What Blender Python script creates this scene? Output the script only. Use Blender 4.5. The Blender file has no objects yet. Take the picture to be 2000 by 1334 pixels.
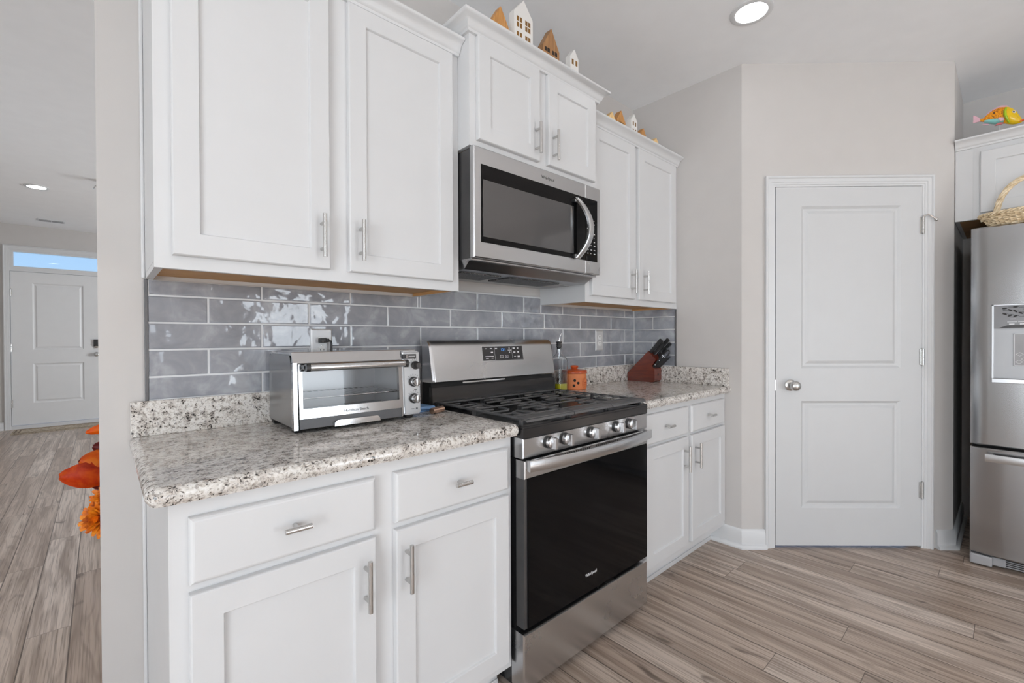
import bpy, bmesh, math, random
from mathutils import Vector, Matrix
C = bpy.context.scene.collection
SC = bpy.context.scene
R = random.Random(7)
PI = math.pi

# ------------------------------------------------------------------ camera
def make_camera():
    f, yaw, pitch, roll = 883.21, math.radians(42.257), math.radians(-0.47), math.radians(-0.2246)
    fw = Vector((math.sin(yaw)*math.cos(pitch), math.cos(yaw)*math.cos(pitch), math.sin(pitch)))
    rt = Vector((math.cos(yaw), -math.sin(yaw), 0)); up = rt.cross(fw)
    r2 = rt*math.cos(roll) + up*math.sin(roll); u2 = -rt*math.sin(roll) + up*math.cos(roll)
    cd = bpy.data.cameras.new('camera'); co = bpy.data.objects.new('camera', cd); C.objects.link(co)
    cd.sensor_width = 36; cd.lens = f*36/2000; cd.clip_start = .02
    m = Matrix((( r2.x, u2.x, -fw.x, -1.0118), (r2.y, u2.y, -fw.y, -1.7264), (r2.z, u2.z, -fw.z, 1.1995), (0, 0, 0, 1)))
    co.matrix_world = m; SC.camera = co
make_camera()

# ------------------------------------------------------------------ world, exposure, daylight
SC.view_settings.view_transform = 'Standard'; SC.view_settings.look = 'None'
SC.view_settings.gamma = 1; SC.view_settings.use_curve_mapping = False
SC.view_settings.exposure = -1.22
W = bpy.data.worlds.new('sky'); SC.world = W; W.use_nodes = True
def world():
    nt = W.node_tree; nt.nodes.clear()
    out = nt.nodes.new('ShaderNodeOutputWorld'); bg = nt.nodes.new('ShaderNodeBackground')
    tc = nt.nodes.new('ShaderNodeTexCoord'); sx = nt.nodes.new('ShaderNodeSeparateXYZ'); cr = nt.nodes.new('ShaderNodeValToRGB')
    nt.links.new(tc.outputs['Generated'], sx.inputs[0]); nt.links.new(sx.outputs['Z'], cr.inputs[0])
    e = cr.color_ramp.elements
    e[0].position = 0; e[0].color = (.50, .75, 1, 1); e[1].position = .5; e[1].color = (.16, .40, .90, 1)
    nt.links.new(cr.outputs[0], bg.inputs[0]); bg.inputs[1].default_value = 2.4
    nt.links.new(bg.outputs[0], out.inputs[0])
world()
try:
    SC.cycles.use_denoising = True; SC.cycles.max_bounces = 10; SC.cycles.diffuse_bounces = 5; SC.cycles.glossy_bounces = 5
    SC.cycles.transmission_bounces = 8; SC.cycles.sample_clamp_indirect = 6; SC.cycles.caustics_reflective = False; SC.cycles.caustics_refractive = True
except Exception: pass
DAY = (.925, .967, 1.0)
def daylight(name, loc, to, w, h, power):          # area lamp filling an opening; all but the patio are added fill
    l = bpy.data.lights.new(name, 'AREA'); l.shape = 'RECTANGLE'; l.size = w; l.size_y = h; l.energy = power; l.color = DAY
    o = bpy.data.objects.new(name, l); C.objects.link(o); o.location = loc
    o.rotation_euler = (Vector(to) - Vector(loc)).to_track_quat('-Z', 'Z').to_euler()
    return o
BACK, LEFT, FRONT, HALL, LEFT2 = -5.4, -3.7, 3.24, 7.2, -3.2
H = 2.741
daylight('daylight_patio', (1.14, BACK-.09, 1.04), (1.14, 0, 1.04), 1.0, 2.0, 85)
daylight('fill_light_back', (-1.6, BACK-.09, 1.5), (-1.6, 0, 1.5), 1.7, 1.35, 55)  # added fill lamp at an unseen opening behind the viewer
daylight('fill_light_side', (LEFT-.09, -2.9, 1.07), (0, -2.9, 1.07), 2.2, 2.05, 270)  # added fill lamp, unseen, brightens floor, lower cabinets and right wall
daylight('fill_light_dining', (FRONT+.09, 3.9, 1.35), (0, 3.9, 1.35), 2.4, 1.25, 780)  # added fill lamp out of view, brightens the hall and front door
daylight('fill_light_hall', (LEFT2-.09, 2.6, 1.25), (0, 2.6, 1.25), 1.8, 1.05, 30)  # added weak fill lamp for the hall, out of view

def add_bounce_sun():                                    # sun added behind the viewer so floor bounce lifts ceiling and cabinets
    l = bpy.data.lights.new('sun', 'SUN'); l.energy = 400; l.angle = math.radians(1.5); l.color = (.94, .975, 1)
    o = bpy.data.objects.new('sun', l); C.objects.link(o); o.location = (1.3, -9, 5)
    o.rotation_euler = Vector((-.12, .72, -.68)).to_track_quat('-Z', 'Y').to_euler()
add_bounce_sun()
# ------------------------------------------------------------------ materials
MATS = {}
def new_mat(name):
    m = bpy.data.materials.new(name); m.use_nodes = True
    nt = m.node_tree; b = nt.nodes['Principled BSDF']; MATS[name] = m
    return m, nt, b
def lin(r, g, b):
    f = lambda c: ((c/255+.055)/1.055)**2.4 if c > 10 else c/255/12.92
    return (f(r), f(g), f(b), 1)
def N(nt, t, **k):
    n = nt.nodes.new(t)
    for a, v in k.items():
        if hasattr(n, a) and a not in ('Scale',): setattr(n, a, v)
    return n
def noise(nt, vec, scale, detail=3, rough=.5, dist=0):
    n = nt.nodes.new('ShaderNodeTexNoise'); n.inputs['Scale'].default_value = scale; n.inputs['Detail'].default_value = detail
    n.inputs['Roughness'].default_value = rough; n.inputs['Distortion'].default_value = dist
    if vec: nt.links.new(vec, n.inputs['Vector'])
    return n
def mapping(nt, scale=(1, 1, 1), rot=(0, 0, 0), src='Object'):
    tc = nt.nodes.new('ShaderNodeTexCoord'); mp = nt.nodes.new('ShaderNodeMapping')
    mp.inputs['Scale'].default_value = scale; mp.inputs['Rotation'].default_value = rot
    nt.links.new(tc.outputs[src], mp.inputs['Vector']); return mp.outputs[0]
def ramp(nt, fac, stops, interp='LINEAR'):
    r = nt.nodes.new('ShaderNodeValToRGB'); r.color_ramp.interpolation = interp
    e = r.color_ramp.elements
    e[0].position, e[0].color = stops[0]; e[1].position, e[1].color = stops[-1]
    for p, c in stops[1:-1]:
        q = e.new(p); q.color = c
    nt.links.new(fac, r.inputs[0]); return r.outputs[0]
def mix(nt, fac, a, b, mode='MIX'):
    m = nt.nodes.new('ShaderNodeMix'); m.data_type = 'RGBA'; m.blend_type = mode
    for i, v in ((0, fac), (6, a), (7, b)):
        if isinstance(v, (int, float, tuple)): m.inputs[i].default_value = v
        else: nt.links.new(v, m.inputs[i])
    return m.outputs[2]
def math_n(nt, op, a, b=None, c=None):
    m = nt.nodes.new('ShaderNodeMath'); m.operation = op
    for i, v in enumerate((a, b, c)):
        if v is None: continue
        if isinstance(v, (int, float)): m.inputs[i].default_value = v
        else: nt.links.new(v, m.inputs[i])
    return m.outputs[0]
def bump(nt, b, h, strength=.2, dist=.002):
    n = nt.nodes.new('ShaderNodeBump'); n.inputs['Strength'].default_value = strength; n.inputs['Distance'].default_value = dist
    nt.links.new(h, n.inputs['Height']); nt.links.new(n.outputs[0], b.inputs['Normal'])
def plain(name, col, rough=.5, metal=0, var=.03, bs=0, bscale=60, coat=0, spec=.5, aniso=None):
    m, nt, b = new_mat(name)
    b.inputs['Roughness'].default_value = rough; b.inputs['Metallic'].default_value = metal
    b.inputs['Specular IOR Level'].default_value = spec; b.inputs['Coat Weight'].default_value = coat
    v = mapping(nt)
    n = noise(nt, v, 9, 3)
    d = tuple(min(1, c*(1+var)) for c in col[:3])+(1,); l = tuple(c*(1-var) for c in col[:3])+(1,)
    nt.links.new(ramp(nt, n.outputs[0], [(.3, l), (.7, d)]), b.inputs['Base Color'])
    if bs: bump(nt, b, noise(nt, v, bscale, 4).outputs[0], bs, .001)
    return m
def emissive(name, col, s):
    m, nt, b = new_mat(name); b.inputs['Base Color'].default_value = (0, 0, 0, 1)
    b.inputs['Emission Color'].default_value = col; b.inputs['Emission Strength'].default_value = s; return m
def brushed(name, col, rough, scale, strength=0):
    m, nt, b = new_mat(name); b.inputs['Metallic'].default_value = 1
    v = mapping(nt, scale); n = noise(nt, v, 1, 4, .6)
    nt.links.new(ramp(nt, n.outputs[0], [(.3, tuple(c*.98 for c in col[:3])+(1,)), (.7, col)]), b.inputs['Base Color'])
    r = math_n(nt, 'MULTIPLY_ADD', n.outputs[0], .03, rough-.015); nt.links.new(r, b.inputs['Roughness'])
    return m
def glass(name, col=(1, 1, 1, 1), rough=0, ior=1.45):
    m, nt, b = new_mat(name); b.inputs['Base Color'].default_value = col; b.inputs['Roughness'].default_value = rough
    b.inputs['Transmission Weight'].default_value = 1; b.inputs['IOR'].default_value = ior
    # thin panes let light straight through
    out = nt.nodes['Material Output']; tr = nt.nodes.new('ShaderNodeBsdfTransparent'); mx = nt.nodes.new('ShaderNodeMixShader')
    gl = nt.nodes.new('ShaderNodeBsdfGlossy'); gl.inputs['Roughness'].default_value = .01
    fr = nt.nodes.new('ShaderNodeFresnel'); fr.inputs[0].default_value = ior; tr.inputs[0].default_value = col
    ge = nt.nodes.new('ShaderNodeNewGeometry'); fac = math_n(nt, 'MULTIPLY', fr.outputs[0], math_n(nt, 'SUBTRACT', 1, ge.outputs['Backfacing']))   # one clean reflection, off the outer face
    nt.links.new(fac, mx.inputs[0]); nt.links.new(tr.outputs[0], mx.inputs[1]); nt.links.new(gl.outputs[0], mx.inputs[2])
    nt.links.new(mx.outputs[0], out.inputs[0]); return m

def plain_glass(name, col):
    m, nt, b = new_mat(name); b.inputs['Base Color'].default_value = col; b.inputs['Roughness'].default_value = 0
    b.inputs['Transmission Weight'].default_value = 1; b.inputs['IOR'].default_value = 1.45; return m

plain('wall_paint', (.585, .563, .545, 1), .62, bs=.05, bscale=240, var=.012, spec=.3)
plain('ceiling_paint', (.92, .925, .935, 1), .8, bs=.02, bscale=200, var=.012, spec=.2)
plain('trim_white', (.69, .695, .70, 1), .33, var=.01)
plain('cabinet_white', (.675, .677, .681, 1), .34, var=.01)
plain('door_white', (.62, .625, .63, 1), .4, var=.01)
plain('door_white_hall_lit', (.76, .765, .77, 1), .4, var=.01)  # door white lightened to make up for the dim hall light
plain('raw_wood', lin(188, 146, 96), .6, var=.12, bs=.1)
plain('block_wood', lin(222, 170, 92), .6, var=.1, bs=.1)
plain('nickel', (.60, .59, .575, 1), .27, 1, var=.05)
plain('chrome', (.78, .78, .79, 1), .09, 1, var=.02)
plain('black_enamel', (.012, .012, .013, 1), .2, var=.1, spec=.45)
plain('black_glass', (.003, .003, .0034, 1), .06, var=.1, spec=.12)
plain('black_plastic', (.018, .018, .019, 1), .42, var=.1)
plain('black_matte', (.012, .012, .012, 1), .7, var=.1)
plain('cast_iron', (.07, .07, .072, 1), .36, spec=.7, var=.15, bs=.2, bscale=300)
plain('dark_grey_metal', (.10, .10, .103, 1), .38, .7, var=.1)
plain('dispenser_silver', (.30, .30, .305, 1), .4, .6, var=.03)
plain('grey_plastic', (.34, .34, .35, 1), .4, var=.05)
plain('display_black', (.022, .022, .024, 1), .22, var=.05)
plain('print_white', (.75, .75, .76, 1), .5, var=.01)
plain('print_dark', (.06, .06, .06, 1), .5, var=.01)
plain('grout', (.70, .71, .72, 1), .8, var=.06, bs=.2, bscale=400)
plain('plate_satin', (.60, .60, .605, 1), .38, .25, var=.02)
plain('outlet_white', (.82, .82, .81, 1), .35, var=.01)
plain('terracotta', lin(210, 124, 74), .6, var=.12, bs=.15, bscale=120)
plain('terracotta_glaze', lin(178, 78, 38), .28, var=.08)
plain('dark_hole', (.02, .012, .008, 1), .9)
plain('oil', (.62, .55, .02, 1), .1, var=.1)
plain('blue_silicone', lin(120, 160, 205), .4, var=.08)
plain('navy_plastic', lin(22, 34, 60), .4, var=.1)
plain('copper', lin(232, 194, 170), .25, 1, var=.1)
plain('house_white', (.80, .78, .75, 1), .6, var=.02)
plain('fridge_grey', (.30, .30, .31, 1), .45, var=.05)
plain('fish_pink', lin(222, 178, 190), .3, var=.1)
plain('fish_aqua', lin(140, 205, 200), .3, var=.25)
plain('fish_green', lin(150, 180, 20), .25, var=.15)
plain('fish_red', lin(220, 90, 30), .3, var=.1)
plain('fish_rose', lin(196, 110, 112), .3, var=.15)
plain('vase_clay', lin(150, 140, 128), .6, var=.1)
plain('dark_twig', lin(70, 52, 44), .8, var=.2)
plain('maroon_leaf', lin(110, 20, 14), .5, var=.2)
emissive('lamp_glow', (.97, .985, 1, 1), 30)
emissive('clock_blue', (.10, .40, 1, 1), 2.2)
brushed('stainless', (.60, .60, .605, 1), .27, (4, 4, 4))
brushed('steel_polished', (.62, .62, .625, 1), .13, (4, 4, 4))
brushed('stainless_fridge', (.38, .38, .385, 1), .2, (3, 3, 3))
brushed('stainless_dark', (.40, .40, .405, 1), .28, (4, 4, 4))
glass('pane'); plain_glass('bottle_glass', (.97, .99, 1, 1)); glass('toaster_glass', (.96, .965, .97, 1), ior=1.55)

def granite():
    m, nt, b = new_mat('granite'); v = mapping(nt)
    big = noise(nt, v, 30, 3, .6).outputs[0]; mid = noise(nt, v, 95, 3, .6, .6).outputs[0]
    fine = noise(nt, v, 210, 2, .5, .3).outputs[0]
    base = ramp(nt, mid, [(.36, lin(166, 158, 150)), (.47, lin(214, 209, 202)), (.60, lin(232, 229, 225)), (.70, lin(206, 198, 190))])
    pat = ramp(nt, big, [(.50, (0, 0, 0, 1)), (.62, (1, 1, 1, 1))])
    c = mix(nt, math_n(nt, 'MULTIPLY', pat, .5), base, lin(172, 160, 150))
    gy = noise(nt, v, 120, 3, .6, .4).outputs[0]
    gs = math_n(nt, 'ADD', gy, math_n(nt, 'MULTIPLY', math_n(nt, 'SUBTRACT', big, .5), -.22))
    c = mix(nt, math_n(nt, 'MULTIPLY', ramp(nt, gs, [(.39, (1, 1, 1, 1)), (.45, (0, 0, 0, 1))]), .7), c, lin(128, 121, 116))
    s = math_n(nt, 'ADD', math_n(nt, 'MULTIPLY', fine, .5), math_n(nt, 'MULTIPLY', mid, .5))
    s2 = math_n(nt, 'ADD', s, math_n(nt, 'MULTIPLY', math_n(nt, 'SUBTRACT', big, .5), -.30))
    dk = ramp(nt, s2, [(.390, (1, 1, 1, 1)), (.425, (0, 0, 0, 1))])
    c = mix(nt, dk, c, lin(38, 35, 34))
    nt.links.new(c, b.inputs['Base Color']); b.inputs['Roughness'].default_value = .09; b.inputs['Specular IOR Level'].default_value = .55
granite()

def tile():
    m, nt, b = new_mat('tile_glaze'); v = mapping(nt)
    g = nt.nodes.new('ShaderNodeNewGeometry')
    rnd = g.outputs['Random Per Island']
    n = noise(nt, v, 9, 4, .6, .6).outputs[0]
    c = ramp(nt, n, [(.3, lin(128, 131, 138)), (.52, lin(146, 149, 156)), (.72, lin(178, 181, 186))])
    c = mix(nt, math_n(nt, 'MULTIPLY', rnd, .30), c, lin(122, 125, 133))
    nt.links.new(c, b.inputs['Base Color']); b.inputs['Roughness'].default_value = .07
    b.inputs['Specular IOR Level'].default_value = .75
    ox = nt.nodes.new('ShaderNodeVectorMath'); ox.operation = 'SCALE'; ox.inputs[0].default_value = (7, 3, 5); nt.links.new(rnd, ox.inputs['Scale'])
    va = nt.nodes.new('ShaderNodeVectorMath'); nt.links.new(v, va.inputs[0]); nt.links.new(ox.outputs[0], va.inputs[1])
    h = math_n(nt, 'ADD', noise(nt, va.outputs[0], 15, 1.5, .4, .5).outputs[0], math_n(nt, 'MULTIPLY', noise(nt, va.outputs[0], 48, 1).outputs[0], .10))
    bump(nt, b, h, .30, .012)
tile()

def wood_floor():
    m, nt, b = new_mat('plank_floor'); tc = nt.nodes.new('ShaderNodeTexCoord'); sp = nt.nodes.new('ShaderNodeSeparateXYZ')
    nt.links.new(tc.outputs['Object'], sp.inputs[0]); X, Y = sp.outputs[0], sp.outputs[1]
    wv, L = .1325, 1.2
    fx = math_n(nt, 'DIVIDE', math_n(nt, 'ADD', X, 1.115+wv*40), wv)
    i = math_n(nt, 'FLOOR', fx); fr = math_n(nt, 'FRACT', fx)
    wn = nt.nodes.new('ShaderNodeTexWhiteNoise'); wn.noise_dimensions = '1D'; nt.links.new(i, wn.inputs['W'])
    fy = math_n(nt, 'ADD', math_n(nt, 'DIVIDE', Y, L), math_n(nt, 'MULTIPLY', wn.outputs[0], 5.3))
    j = math_n(nt, 'FLOOR', fy); gr = math_n(nt, 'FRACT', fy)
    cb = nt.nodes.new('ShaderNodeCombineXYZ'); nt.links.new(i, cb.inputs[0]); nt.links.new(j, cb.inputs[1])
    w2 = nt.nodes.new('ShaderNodeTexWhiteNoise'); w2.noise_dimensions = '3D'; nt.links.new(cb.outputs[0], w2.inputs['Vector'])
    off = nt.nodes.new('ShaderNodeVectorMath'); off.operation = 'SCALE'; nt.links.new(w2.outputs['Color'], off.inputs[0]); off.inputs['Scale'].default_value = 40
    pos = nt.nodes.new('ShaderNodeVectorMath'); nt.links.new(tc.outputs['Object'], pos.inputs[0]); nt.links.new(off.outputs[0], pos.inputs[1])
    def sc(s):
        mp = nt.nodes.new('ShaderNodeMapping'); mp.inputs['Scale'].default_value = s; nt.links.new(pos.outputs[0], mp.inputs[0]); return mp.outputs[0]
    field = noise(nt, sc((6.5, .55, 1)), 1, 2, .45, .25).outputs[0]
    rings = math_n(nt, 'SINE', math_n(nt, 'MULTIPLY', field, 80))
    fine = noise(nt, sc((170, 3.2, 1)), 1, 3, .6).outputs[0]
    streak = noise(nt, sc((24, 1.1, 1)), 1, 3, .55, .2).outputs[0]
    tone = ramp(nt, w2.outputs['Value'], [(0, lin(178, 160, 146)), (.5, lin(198, 182, 168)), (1, lin(216, 202, 190))])
    c = mix(nt, math_n(nt, 'MULTIPLY', ramp(nt, streak, [(.38, (1, 1, 1, 1)), (.58, (0, 0, 0, 1))]), .75), tone, lin(140, 122, 108))
    c = mix(nt, math_n(nt, 'MULTIPLY', ramp(nt, rings, [(.45, (0, 0, 0, 1)), (1, (1, 1, 1, 1))]), .34), c, lin(120, 103, 90))
    c = mix(nt, math_n(nt, 'MULTIPLY', ramp(nt, fine, [(.38, (1, 1, 1, 1)), (.5, (0, 0, 0, 1))]), .55), c, lin(112, 96, 84))
    kn = noise(nt, sc((14, 4, 1)), 1, 2, .5, .8).outputs[0]
    c = mix(nt, math_n(nt, 'MULTIPLY', ramp(nt, kn, [(.25, (1, 1, 1, 1)), (.33, (0, 0, 0, 1))]), .75), c, lin(80, 66, 57))
    ex = math_n(nt, 'MINIMUM', fr, math_n(nt, 'SUBTRACT', 1, fr)); ey = math_n(nt, 'MULTIPLY', math_n(nt, 'MINIMUM', gr, math_n(nt, 'SUBTRACT', 1, gr)), L/wv*1.9)
    e = math_n(nt, 'MINIMUM', ex, ey)
    seam = ramp(nt, e, [(.010, (1, 1, 1, 1)), (.022, (0, 0, 0, 1))])
    c = mix(nt, math_n(nt, 'MULTIPLY', seam, .8), c, lin(60, 48, 41))
    nt.links.new(c, b.inputs['Base Color'])
    nt.links.new(math_n(nt, 'MULTIPLY_ADD', fine, .18, .22), b.inputs['Roughness']); b.inputs['Specular IOR Level'].default_value = .4
    h = math_n(nt, 'SUBTRACT', fine, math_n(nt, 'MULTIPLY', seam, 2)); bump(nt, b, h, .12, .002)
wood_floor()

def grained(name, c1, c2, c3, sc, rough=.5, coat=0):
    m, nt, b = new_mat(name); v = mapping(nt, sc); n = noise(nt, v, 1, 4, .6, .4).outputs[0]
    nt.links.new(ramp(nt, n, [(.28, c1), (.5, c2), (.72, c3)]), b.inputs['Base Color']); b.inputs['Roughness'].default_value = rough
    b.inputs['Coat Weight'].default_value = coat; bump(nt, b, n, .1, .001)
grained('walnut', lin(120, 84, 50), lin(150, 110, 70), lin(172, 130, 86), (220, 220, 12))
grained('oak_brown', lin(150, 100, 48), lin(184, 132, 72), lin(205, 156, 94), (220, 220, 14))
grained('pine', lin(214, 168, 100), lin(232, 194, 132), lin(244, 214, 160), (150, 150, 10))
grained('cherry_wood', lin(70, 20, 8), lin(98, 32, 12), lin(120, 46, 18), (8, 8, 60), .3, .2)
grained('wicker', lin(176, 150, 112), lin(226, 206, 172), lin(246, 232, 206), (60, 60, 60), .6)
grained('orange_leaf', lin(206, 60, 6), lin(232, 108, 8), lin(242, 150, 26), (22, 22, 22), .42)
grained('red_leaf', lin(150, 22, 4), lin(208, 66, 8), lin(232, 110, 18), (20, 20, 20), .38)
grained('petal', lin(150, 58, 8), lin(222, 118, 12), lin(244, 158, 30), (50, 50, 50), .5)
grained('rug_weave', lin(110, 98, 84), lin(176, 162, 142), lin(206, 196, 180), (34, 34, 34), .95)
def fish_scales():
    m, nt, b = new_mat('fish_gold'); v = mapping(nt)
    vo = nt.nodes.new('ShaderNodeTexVoronoi'); vo.inputs['Scale'].default_value = 230; nt.links.new(v, vo.inputs['Vector'])
    c = ramp(nt, vo.outputs['Distance'], [(.1, lin(250, 190, 10)), (.5, lin(240, 150, 8)), (.8, lin(170, 92, 10))])
    k = ramp(nt, noise(nt, v, 45, 2).outputs[0], [(.66, (0, 0, 0, 1)), (.70, (1, 1, 1, 1))])
    nt.links.new(mix(nt, k, c, lin(50, 28, 10)), b.inputs['Base Color']); b.inputs['Roughness'].default_value = .25
    bump(nt, b, vo.outputs['Distance'], .3, .002)
fish_scales()
def mesh_filter():
    m, nt, b = new_mat('filter_mesh'); v = mapping(nt)
    vo = nt.nodes.new('ShaderNodeTexVoronoi'); vo.inputs['Scale'].default_value = 260; nt.links.new(v, vo.inputs['Vector'])
    nt.links.new(ramp(nt, vo.outputs['Distance'], [(.2, (.35, .35, .36, 1)), (.5, (.03, .03, .03, 1))]), b.inputs['Base Color'])
    b.inputs['Metallic'].default_value = .8; b.inputs['Roughness'].default_value = .4; bump(nt, b, vo.outputs['Distance'], .6, .003)
mesh_filter()

# ------------------------------------------------------------------ mesh building
FA = Matrix(((1, 0, 0, 0), (0, -1, 0, 0), (0, 0, 1, 0), (0, 0, 0, 1)))        # (along wall, out into room, up) on the range wall
def frame(o, u, n):
    return Matrix(((u[0], n[0], 0, o[0]), (u[1], n[1], 0, o[1]), (0, 0, 1, o[2] if len(o) > 2 else 0), (0, 0, 0, 1)))
WORLD = {}
class MB:
    def __init__(s, M=None): s.bm = bmesh.new(); s.M = M or Matrix(); s.mats = []; s.mi = 0
    def mat(s, name):
        if name not in s.mats: s.mats.append(name)
        s.mi = s.mats.index(name); return s
    def _v(s, p): return s.bm.verts.new(s.M @ Vector(p))
    def _f(s, vs):
        try:
            f = s.bm.faces.new(vs); f.material_index = s.mi; return f
        except ValueError: return None
    def box(s, x0, x1, y0, y1, z0, z1, bev=0, seg=2):
        v = [s._v((x, y, z)) for x in (x0, x1) for y in (y0, y1) for z in (z0, z1)]
        fs = [s._f([v[i] for i in q]) for q in ((0, 1, 3, 2), (4, 6, 7, 5), (0, 4, 5, 1), (2, 3, 7, 6), (0, 2, 6, 4), (1, 5, 7, 3))]
        if bev:
            es = set(e for f in fs for e in f.edges)
            r = bmesh.ops.bevel(s.bm, geom=list(es), offset=bev, segments=seg, affect='EDGES', profile=.5, clamp_overlap=True)
            for f in r['faces']: f.material_index = s.mi
        return s
    def loft(s, loops, close=True, cap0=True, cap1=True):
        rings = [[s._v(p) for p in l] for l in loops]; n = len(rings[0])
        for a, b in zip(rings, rings[1:]):
            for i in range(n if close else n-1):
                s._f([a[i], a[(i+1) % n], b[(i+1) % n], b[i]])
        if cap0: s._f(rings[0])
        if cap1: s._f(list(reversed(rings[-1])))
        return s
    def rloft(s, levels, cap0=True, cap1=True):   # levels: (x0,x1,z0,z1,d) rectangles in the (u,d,z) frame
        return s.loft([[(a, d, c), (b, d, c), (b, d, e), (a, d, e)] for a, b, c, e, d in levels], True, cap0, cap1)
    def prism(s, poly, axis, a0, a1, bev=0):      # poly in the two other axes
        def P(p, a):
            return {'x': (a, p[0], p[1]), 'y': (p[0], a, p[1]), 'z': (p[0], p[1], a)}[axis]
        n0 = len(s.bm.faces)
        s.loft([[P(p, a0) for p in poly], [P(p, a1) for p in poly]])
        if bev:
            s.bm.faces.ensure_lookup_table(); fs = s.bm.faces[n0:]
            es = set(e for f in fs for e in f.edges)
            r = bmesh.ops.bevel(s.bm, geom=list(es), offset=bev, segments=2, affect='EDGES', clamp_overlap=True)
            for f in r['faces']: f.material_index = s.mi
        return s
    def tube(s, pts, r, seg=12, caps=True, flat=None):
        P = [Vector(p) for p in pts]; rs = r if isinstance(r, (list, tuple)) else [r]*len(P); loops = []; up = None
        for i, p in enumerate(P):
            t = (P[min(i+1, len(P)-1)] - P[max(i-1, 0)]).normalized()
            if up is None: up = Vector((0, 0, 1)) if abs(t.z) < .9 else Vector((1, 0, 0))
            a = t.cross(up).normalized(); b = a.cross(t).normalized(); up = b
            k = flat or 1
            loops.append([p + a*math.cos(q)*rs[i] + b*math.sin(q)*rs[i]*k for q in (2*PI*j/seg for j in range(seg))])
        return s.loft(loops, True, caps, caps)
    def lathe(s, prof, c=(0, 0, 0), axis='z', seg=24, sweep=None):   # prof: (radius, height)
        loops = []
        for r, h in prof:
            r = max(r, 1e-5); l = []
            for j in range(seg):
                q = 2*PI*j/seg; a, b = r*math.cos(q), r*math.sin(q)
                l.append({'z': (c[0]+a, c[1]+b, c[2]+h), 'y': (c[0]+a, c[1]+h, c[2]+b), 'x': (c[0]+h, c[1]+a, c[2]+b)}[axis])
            loops.append(l)
        return s.loft(loops)
    def sheet(s, rows):
        g = [[s._v(p) for p in r] for r in rows]
        for a, b in zip(g, g[1:]):
            for i in range(len(a)-1): s._f([a[i], a[i+1], b[i+1], b[i]])
        return s
    def sweep(s, path, prof):                     # moulding: path of (u,d), prof of (out,z); outward is to the right of travel
        n = len(path); loops = []
        for i in range(n):
            p = Vector(path[i]); dirs = []
            if i > 0: dirs.append((p-Vector(path[i-1])).normalized())
            if i < n-1: dirs.append((Vector(path[i+1])-p).normalized())
            ns = [Vector((d.y, -d.x)) for d in dirs]
            m = ns[0] if len(ns) == 1 else (ns[0]+ns[1])/(1+ns[0].dot(ns[1]))
            loops.append([(p.x+m.x*o, p.y+m.y*o, z) for o, z in prof])
        return s.loft(loops)
    def build(s, name, mat=None, parent=None, smooth=False, normals=True):
        bm = s.bm
        if normals: bmesh.ops.recalc_face_normals(bm, faces=bm.faces)
        me = bpy.data.meshes.new(name); o = bpy.data.objects.new(name, me); C.objects.link(o)
        if parent is not None:
            mw = WORLD[parent.name]; bmesh.ops.transform(bm, matrix=mw.inverted(), verts=bm.verts); o.parent = parent; WORLD[o.name] = mw
        else: WORLD[o.name] = Matrix()
        bm.to_mesh(me); bm.free()
        for k in (s.mats or [mat]): me.materials.append(MATS[k])
        if smooth:
            for p in me.polygons: p.use_smooth = True
            me.set_sharp_from_angle(angle=math.radians(38))
        return o
def tag(o, label, cat, group=None, kind=None):
    o['label'] = label; o['category'] = cat
    if group: o['group'] = group
    if kind: o['kind'] = kind
    return o
def thing(name, label, cat, loc=(0, 0, 0), group=None, kind=None):
    o = bpy.data.objects.new(name, None); C.objects.link(o); o.location = loc; o.empty_display_size = .05
    WORLD[o.name] = Matrix.Translation(loc); return tag(o, label, cat, group, kind)
def centre(o):                                    # put a single-mesh thing's origin at its base
    vs = [v.co for v in o.data.vertices]
    c = Vector(((min(v.x for v in vs)+max(v.x for v in vs))/2, (min(v.y for v in vs)+max(v.y for v in vs))/2, min(v.z for v in vs)))
    o.data.transform(Matrix.Translation(-c)); o.location = c; WORLD[o.name] = Matrix.Translation(c); return o
def struct(name, mb, mat, label, cat, smooth=False):
    return tag(mb.build(name, mat, None, smooth), label, cat, kind='structure')
def text(name, body, M, size, mat, parent, depth=.0004, align='LEFT', shear=0):
    cu = bpy.data.curves.new(name, 'FONT'); cu.body = body; cu.size = size; cu.extrude = depth; cu.align_x = align; cu.shear = shear
    t = bpy.data.objects.new(name, cu); C.objects.link(t)
    dg = bpy.context.evaluated_depsgraph_get(); me = bpy.data.meshes.new_from_object(t.evaluated_get(dg))
    bpy.data.objects.remove(t); bpy.data.curves.remove(cu)
    me.name = name; me.transform(M); me.transform(WORLD[parent.name].inverted()); me.materials.clear(); me.materials.append(MATS[mat])
    o = bpy.data.objects.new(name, me); C.objects.link(o); o.parent = parent; WORLD[o.name] = WORLD[parent.name]; return o
def on_wall(u, d, z, M=FA):                       # text plane facing into the room: local x along wall, y up
    o = M @ Vector((u, d, z)); ux = (M.to_3x3() @ Vector((1, 0, 0))); n = (M.to_3x3() @ Vector((0, 1, 0)))
    uy = Vector((0, 0, 1))
    return Matrix(((ux.x, uy.x, n.x, o.x), (ux.y, uy.y, n.y, o.y), (ux.z, uy.z, n.z, o.z), (0, 0, 0, 1)))

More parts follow.
